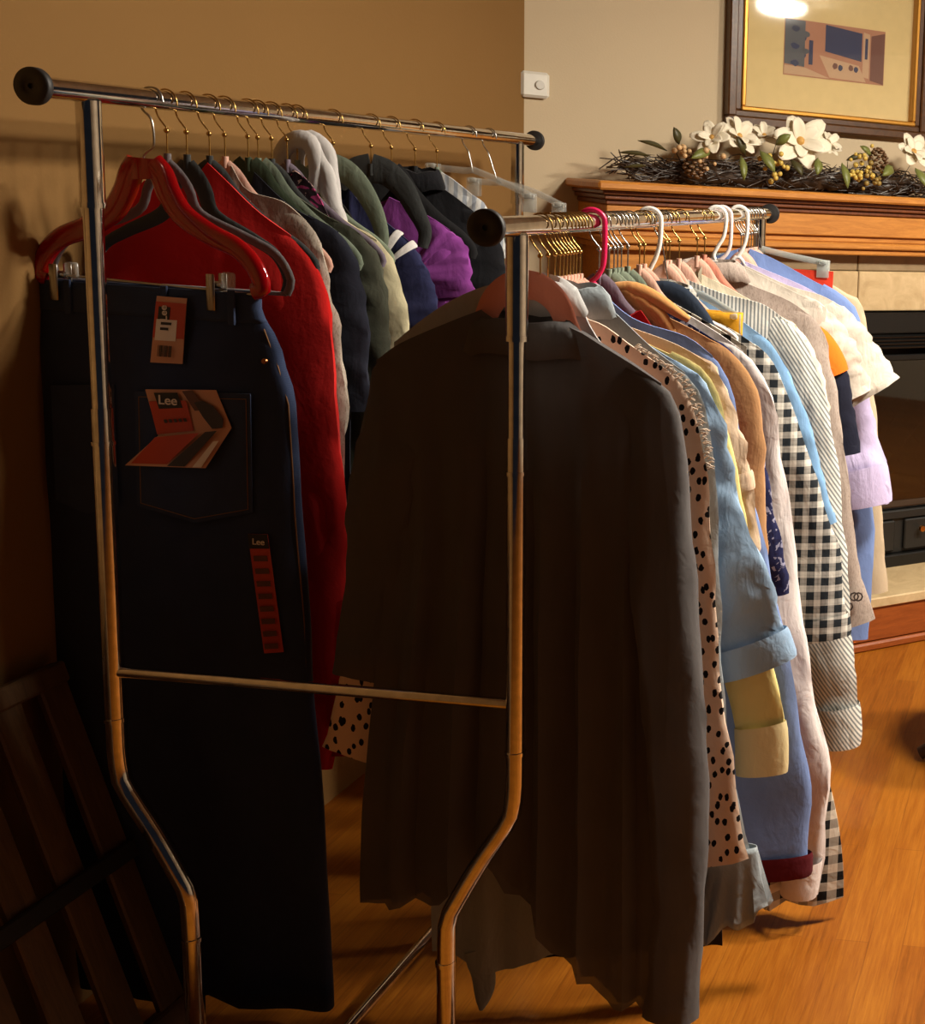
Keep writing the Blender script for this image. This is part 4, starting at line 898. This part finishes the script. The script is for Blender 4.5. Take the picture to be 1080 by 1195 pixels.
for k, (a, b, c_) in enumerate((((-.01, -.112), (.035, -.122), (.085, -.17)), ((.02, -.125), (.06, -.135), (.10, -.185)), ((.045, -.14), (.08, -.15), (.118, -.20)), ((-.02, -.12), (.05, -.115), (.14, -.165)))):
    m.tube(cr([(a[0], -.012-.001*k, a[1]), (b[0], -.016, b[1]), (c_[0], -.013, c_[1])], 14), [.006+.007*math.sin(PI*i/13) for i in range(14)], 10, .009)
m.build('collar', fabric('tan_collar', (196, 142, 84), fuzz=.2), tj)
velvet_hanger('R', 2.062, SAGEV, 'pale sage hanger with silver hook just past the hot pink hanger', SILVER, 'silver hooks past the hot pink hanger', width=(.03, .018))
NFL = fabric('navy_floral', (38, 42, 84), 'floral', (34, 34, 70), 1.1, rgb3=(150, 150, 176))
garment('nfloral', 'blouse', 'navy blouse with small pale floral print beside the white shirt', 'blouse', NFL, -.75, (.13, .13), seed=23, group=GR, T=.018)
velvet_hanger('R', 2.102, SAGEV, 'pale sage hanger with silver hook just past the hot pink hanger', SILVER, 'silver hooks past the hot pink hanger', width=(.03, .018))
WHITE = fabric('white_cotton', (232, 224, 222), crease=.45)
garment('white', 'shirt', 'long white shirt with drooping sleeve beside the plaid shirt', 'shirt', WHITE, -1.1, (.14, .07), seed=24, group=GR, T=.024, crinkle=.006, cuff=(.93, .995))
velvet_hanger('R', 2.152, SAGEV, 'pale sage hanger with silver hook just past the hot pink hanger', SILVER, 'silver hooks past the hot pink hanger', width=(.03, .018))
GING = fabric('black_white_gingham', (222, 214, 198), 'gingham', (22, 20, 20), 1.05, crease=.4)
PROF['ging'] = (2.228, [(.035, -.14), (.14, -.195), (.2, -.23)], [(.2, -.23), (.25, -.3)])
garment('ging', 'dress', 'long black and white gingham dress whose hem shows below the white shirt', 'dress', GING, lambda s: -1.395+.03*s, yaw=.10, hw=(.2, .43), chest=.2, seed=25, group=GR, sleeve=False, T=.028, fold=.010, k=9)
velvet_hanger('R', 2.212, BLUSHV, 'blush hanger with gold hook just before the first white plastic hanger', group='gold hooks before the first white hanger')
DDEN = fabric('dark_denim_blue', (40, 50, 66), 'denim', (58, 70, 88))
dd = garment('ddenim', 'jacket', 'dark denim jacket with raised collar behind the camel jacket', 'jacket', DDEN, -.7, (.12, .11), seed=26, group=GR, T=.018, left='auto', sleeve=False)
m = MB(); m.tube(cr([(-.02, -.01, -.135), (.02, -.012, -.128), (.06, -.012, -.136), (.10, -.012, -.17), (.14, -.01, -.215)], 26), [.006+.014*math.sin(PI*i/25) for i in range(26)], 12, .006); m.build('collar', DDEN, dd)
velvet_hanger('R', 2.237, BLUSHV, 'blush hanger with gold hook just before the first white plastic hanger', group='gold hooks before the first white hanger')
plastic_hanger('R', 2.262, WHITEPL, 'white plastic hanger nearest the hot pink one on the right rail', HR, lean=.006)
PLAID = fabric('charcoal_plaid', (224, 220, 210), 'plaid', (34, 40, 46), 1.0, crease=.4)
garment('plaid', 'shirt', 'black and white plaid shirt with elbow length sleeves', 'shirt', PLAID, -.8, (.16, .15), seed=27, group=GR, T=.028, cuff=(.93, 1.0), collar=(-.03, .07, -.145, .025, .05, .03, .014, 9))
sk = thing('skirt', 'mustard yellow skirt clipped to the clear hanger amid the right rail', 'skirt', (XR+.05, 2.335, ZR), 0, GR)
MUST = fabric('mustard_cotton', (222, 160, 40), crease=.4)
m = MB(); m.grid([[(x, y, z) for x, y, z in [(.115*abs(math.cos(2*PI*q/36))**.5*(1 if math.cos(2*PI*q/36) > 0 else -1), .016*math.sin(2*PI*q/36), zz) for q in range(36)]] for zz in (-.175, -.19, -.215, -.222)], True); m.build('waistband', MUST, sk, solid=.003)
body_mesh([(.03, -.215), (.112, -.215)], [(-.03, -.215), (-.112, -.215)], -.72, .17, .17, .13, .03, .006, 7, 3, 0, 0).build('panel', MUST, sk)
CLEAR2 = clear_mat('frosted_clear', (206, 212, 208), .12, .5)
clip_hanger('R', 2.335, CLEAR2, 'clear plastic clip hanger gripping the mustard skirt', dx=.05, half=.11, drop=.125, tilt=-.3, group=HR)
LDEN = fabric('light_wash_denim', (120, 162, 206), 'denim', (146, 184, 220), crease=.3)
garment('ldenim', 'shirt', 'light wash denim shirt with pointed sleeve between plaid and striped shirts', 'shirt', LDEN, -.7, (.13, .05), seed=28, group=GR, T=.02)
SEER = fabric('grey_white_seersucker', (226, 224, 216), 'stripes', (128, 134, 136), .86, crease=.4); SEER2 = fabric('grey_white_seersucker_bias', (226, 224, 216), 'stripes', (124, 130, 132), .8, rot=.6, crease=.6)
garment('seer', 'shirt', 'grey and white finely striped shirt with long sleeves', 'shirt', SEER, -.85, (.15, .095), seed=29, group=GR, T=.03, sleeve_mat=SEER2, crinkle=.006, cuff=(.90, .995))
velvet_hanger('R', 2.442, BLUSHV, 'blush hanger with gold hook just past the first white plastic hanger', group='gold hooks past the first white hanger', width=(.028, .02))
CREAM2 = fabric('ivory_cotton', (236, 226, 200), crease=.3)
garment('cream2', 'blouse', 'ivory blouse behind the finely striped shirt', 'blouse', CREAM2, -.7, (.12, .1), seed=30, group=GR)
velvet_hanger('R', 2.562, BLUSHV, 'blush hanger with gold hook holding the ivory blouse', group=HR, width=(.028, .02))
velvet_hanger('R', 2.615, PINKV, 'rose hanger between the ivory blouse and the taupe shirt', group=HR, width=(.028, .02))
TAUPE = fabric('taupe_linen', (170, 156, 146), 'heather', (150, 136, 128), crease=.5)
ta = garment('taupe', 'shirt', 'long taupe linen shirt with embroidered cuff', 'shirt', TAUPE, -.95, (.15, .14), seed=31, group=GR, T=.03, crinkle=.005, collar=(-.06, .05, -.115, .02, .045, .035, .016, 11))
m = MB(); rr = random.Random(3)
for k in range(7):
    e_ = PROF['taupe'][2][-1]; c = Vector((e_[0]-.075+rr.uniform(-.03, .03), -.022, e_[1]+.035+rr.uniform(0, .06))); m.tube([c+Vector((.010*math.cos(a*PI/4), 0, .010*math.sin(a*PI/4))) for a in range(8)], .002, 5, closed=True)
m.build('embroidery', fabric('dark_thread', (60, 50, 46)), ta)
plastic_hanger('R', 2.70, WHITEPL, 'white plastic hanger leaning at the neck of the taupe shirt', HR, lean=.016)
NTEE = fabric('ink_navy_jersey', (28, 30, 46), crease=.3)
nt = garment('ntee', 't_shirt', 'ink navy t-shirt with orange shoulder panel', 't-shirt', NTEE, -.75, (.10, .09), seed=32, group=GR, T=.024)
m, P, t = sleeve_mesh(PROF['ntee'][2], .10, .09, .03, 1, 32); cuff_mesh(P, t, .098, .03, .14, .46, fat=1.14, ex=.016).build('orange_panel', fabric('orange_jersey', (236, 112, 30)), nt)
plastic_hanger('R', 2.742, BLUSHPL, 'blush white plastic hanger holding the navy and orange t-shirt', HR)
WT = fabric('off_white_tee', (206, 197, 184), crease=.6)
garment('wtee', 't_shirt', 'off white t-shirt with short sleeve jutting out toward the fireplace', 't-shirt', WT, -.75, (.19, .155), seed=33, group=GR, T=.030, crinkle=.006, hw=.25, chest=.27)
PROF['wtee2'] = (2.775, [(.05, -.12), (.15, -.165), (.24, -.205)], [(.24, -.205), (.305, -.28), (.335, -.35), (.36, -.40)])
garment('wtee2', 't_shirt', 'off white t-shirt tucked under the jutting off white sleeve', 't-shirt', WT, -.7, (.15, .12), seed=37, group=GR, T=.022, crinkle=.006)
LAV = fabric('lavender_cotton', (196, 184, 222), crease=.5)
garment('lav', 'blouse', 'lavender blouse with gathered sleeve cuff near the hearth', 'blouse', LAV, -.75, (.13, .13), seed=34, group=GR, T=.03, crinkle=.006, cuff=(.80, .995))
plastic_hanger('R', 2.885, WHITEPL, 'white plastic hanger farthest along the right rail', HR, lean=.004)
BLUE = fabric('blue_jersey', (118, 142, 196), crease=.35)
garment('blue', 'shirt', 'blue jersey top with long sleeve near the far end of the right rail', 'shirt', BLUE, -.95, (.14, .10), seed=35, group=GR, T=.03)
velvet_hanger('R', 2.952, BLUSHV, 'silver hook in the cluster at the far end of the right rail', SILVER, 'silver hooks at the far rail end')
BEI = fabric('beige_knit', (196, 176, 148), crease=.3)
garment('beige', 'cardigan', 'beige cardigan hanging last on the right rail', 'cardigan', BEI, -.95, (.13, .11), seed=36, group=GR, T=.03)
velvet_hanger('R', 3.032, BLUSHV, 'silver hook in the cluster at the far end of the right rail', SILVER, 'silver hooks at the far rail end')
# clear clip hanger with a red garment at the far end
clip_hanger('R', 3.07, CLEAR2, 'clear clip hanger sticking out by the far right rail end', dx=.035, half=.15, drop=.088, tilt=.0, group=HR)
rs = thing('skirt', 'red skirt clipped at the far end of the right rail', 'skirt', (XR+.03, 3.07, ZR), 0, GR)
body_mesh([(.03, -.135), (.17, -.135)], [(-.03, -.135), (-.17, -.135)], -.6, .17, .17, .165, .018, .004, 6, 5, 0, 0).build('panel', fabric('red_cotton', (214, 62, 42)), rs)
# bare hooks in the tight clusters
for y in (1.858, 1.872, 1.885, 1.898, 1.91, 1.922, 1.937): velvet_hanger('R', y, BLUSHV, 'thin gold hook in the tight cluster between the front post and the hot pink hanger', group='gold hooks by the hot pink hanger', bar=False)
for y in (2.085, 2.12): velvet_hanger('R', y, SAGEV, 'pale sage hanger with silver hook just past the hot pink hanger', SILVER, 'silver hooks past the hot pink hanger', bar=False)
for y in (2.36, 2.382): velvet_hanger('R', y, BLUSHV, 'blush hanger with gold hook just past the first white plastic hanger', group='gold hooks past the first white hanger', bar=False)
for y in (2.91, 2.93, 2.98, 3.005, 3.05): velvet_hanger('R', y, BLUSHV, 'silver hook in the cluster at the far end of the right rail', SILVER, 'silver hooks at the far rail end', bar=False)

# ------------------------------------------------------------------ light, camera
w = bpy.data.worlds.new('world'); bpy.context.scene.world = w; w.use_nodes = True
w.node_tree.nodes['Background'].inputs[0].default_value = (.70, .76, 1.0, 1); w.node_tree.nodes['Background'].inputs[1].default_value = .007

cam = bpy.data.cameras.new('camera'); co = bpy.data.objects.new('camera', cam); C.objects.link(co)
M = Matrix([CAM_AXES[0]+[0], CAM_AXES[1]+[0], CAM_AXES[2]+[1.5], [0, 0, 0, 1]]); co.matrix_world = M
cam.sensor_fit = 'HORIZONTAL'; cam.sensor_width = 36; cam.lens = 36*1400/1080
cam.shift_x = -630/1080; cam.shift_y = -174.5/1080; cam.clip_start = .02
sc = bpy.context.scene; sc.camera = co
sc.view_settings.view_transform = 'Standard'; sc.view_settings.look = 'None'; sc.view_settings.exposure = .58; sc.view_settings.gamma = 1; sc.view_settings.use_curve_mapping = False
sc.cycles.max_bounces = 8; sc.cycles.transparent_max_bounces = 16
